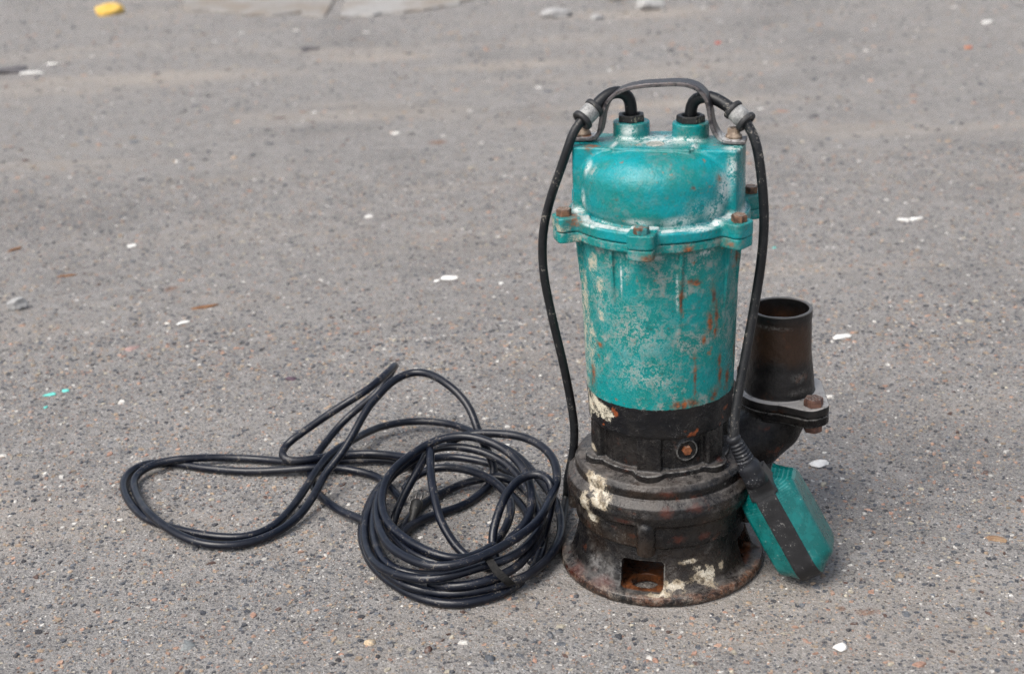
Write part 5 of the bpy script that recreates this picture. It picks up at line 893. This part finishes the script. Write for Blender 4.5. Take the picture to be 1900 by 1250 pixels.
# plug lying inside the heap
PL = Vector((-.2465, .0900, .014)); PD = Vector((.22, .80, .45)).normalized()
Mx = frame_to(PL - Vector(cable.location), PD) @ Matrix.Scale(.62, 4)
V, F = lathe([(.0046, -.024), (.0062, -.022), (.0068, -.006), (.0098, .000), (.0102, .016), (.0094, .0185)], 24)
pg = link('plug', mesh('plug', xform(V, Mx), F, True), M_NUT, cable)
M_PIN = plain('plug_pin_metal', (.16, .155, .15), (.10, .095, .09), .5, 200, .0002, .8)
V, F = lathe([(.0022, .018), (.0022, .034), (.0014, .0362)], 12)
pin = mesh('plug_pin', V, F, True); pin.materials.append(M_PIN)
for s0 in (-.0050, .0050):
    o = link('plug_pin', pin, None, pg); o.matrix_local = Mx @ Matrix.Translation((s0, 0, 0))

# ------------------------------------------------------------------ the float switch
flt = empty('float_switch', (.13, -.05, 0))
tag(flt, 'turquoise float switch with a black band leaning on the pump, hung by a cable', 'float switch')
hang(FC, flt, near(FC, (.0700, -.019, .4402)), .0044)
FP0 = np.array((.0838, -.0626, .1031)); FP1 = np.array((.1313, -.0876, .0131))
FA = FP1 - FP0; FA /= np.linalg.norm(FA)
FN = np.array((-.40, -.90, .10)); FN -= FA * (FN @ FA); FN /= np.linalg.norm(FN)
tw = R(-9); FWv = np.cross(FA, FN); FN = FN * math.cos(tw) + FWv * math.sin(tw); FWv = np.cross(FA, FN)
if FWv[0] < 0: FWv = -FWv
HD, HL = 36.0, 54.0
FCEN = (FP0 + FP1) / 2 - FN * HD * .001
B = Matrix(((FA[0], FWv[0], FN[0], FCEN[0] - .13), (FA[1], FWv[1], FN[1], FCEN[1] + .05), (FA[2], FWv[2], FN[2], FCEN[2]), (0, 0, 0, 1)))
print('float lowest', (FCEN + FA * HL * .001)[2], FN, FWv)
def fbox(a, n, ha, hn, rd):
    qa, qn = np.abs(a) - (ha - rd), np.abs(n) - (hn - rd)
    return np.minimum(np.maximum(qa, qn), 0) + np.sqrt(np.maximum(qa, 0) ** 2 + np.maximum(qn, 0) ** 2) - rd
def f_shell(X, Y, Z):
    w = np.abs(Y); ins = np.maximum(w - 10, 0) * (.52 + .55 * np.clip(np.abs(X) / HL, 0, 1) ** 3)
    d = fbox(X, Z, HL - 1, HD - 1, 21) + ins
    d = d * .86
    d = smax(d, w - 28, 3.6)
    return d
def f_band(X, Y, Z):
    d = smax(fbox(X, Z, HL, HD, 21), np.abs(Y) - 10.2, 1.2)
    t = np.clip((X + 66) / 26, 0, 1)
    neck = np.maximum(np.maximum(np.abs(X + 53) - 13.5, np.abs(Z - 22) - 13), np.abs(Y) - (10.5 + 3.5 * t))
    return smin(d, neck + .5, 2.0)
def green_plastic():
    m = Mat('turquoise_float_plastic'); n2 = m.noise(70, 4, .65); n3 = m.noise(400, 3, .6)
    c = m.mix((.000, .085, .080), (.001, .128, .122), m.step(n2, .4, .65))
    scr = m.noise(1, 3, .6, m.vop('MULTIPLY', m.P, (60, 400, 1500))); c = m.mix(c, (.28, .40, .38), m.mul(m.step(scr, .62, .74), .22))
    c = m.mix(c, (.35, .38, .34), m.mul(m.step(n3, .64, .72), .4))
    ln = m.op('SINE', m.mul(m.sep(m.P)[0], 2600.0)); top = m.mul(m.step(m.sep(m.P)[0], -.020, -.034), 1.0)
    c = m.mix(c, (.14, .33, .33), m.mul(m.mul(m.mul(m.step(ln, .2, .9), top), m.step(n2, .42, .6)), .28))
    return m.done(c, m.mixf(.20, .36, n2), m.bump(m.add(m.mul(n3, .5), m.mul(m.mul(ln, top), .15)), .0004, .7), spec=.5)
sh = link('float_shell', surfnet('float_shell', f_shell, (-56, -34, -40), (56, 34, 40), 1.0), green_plastic(), flt); sh.matrix_local = B
bd = link('float_band', surfnet('float_band', f_band, (-70, -17, -40), (57, 17, 40), .9), rubber('scuffed_float_band', (.012, .012, .013), (.20, .195, .185), .5, (.32, .46)), flt); bd.matrix_local = B
BT = np.array((.0597, -.0626, .1541)); BB = np.array((.0825, -.0626, .1076))
ax_ = BB - BT; L = np.linalg.norm(ax_)
prof = [(.0046, -.002), (.0066, -.001), (.0068, .002)]
for q in range(6):
    z0 = .0045 + q * .0036; rr_ = .0066 + q * .0003
    prof += [(rr_ - .0012, z0), (rr_ - .0012, z0 + .0012), (rr_ + .0004, z0 + .0016), (rr_ + .0004, z0 + .0032)]
prof += [(.0080, .0275), (.0098, .0300), (.0108, .0335), (.0108, .0380), (.0104, .040), (.0108, .0425), (.0112, .052)]
V, F = lathe(prof, 28)
link('strain_relief', mesh('strain_relief', xform(V, frame_to(BT - np.array(flt.location), ax_)), F, True), rubber('grey_dusted_boot', (.010, .011, .014), (.26, .26, .26), .7, (.35, .55)), flt)
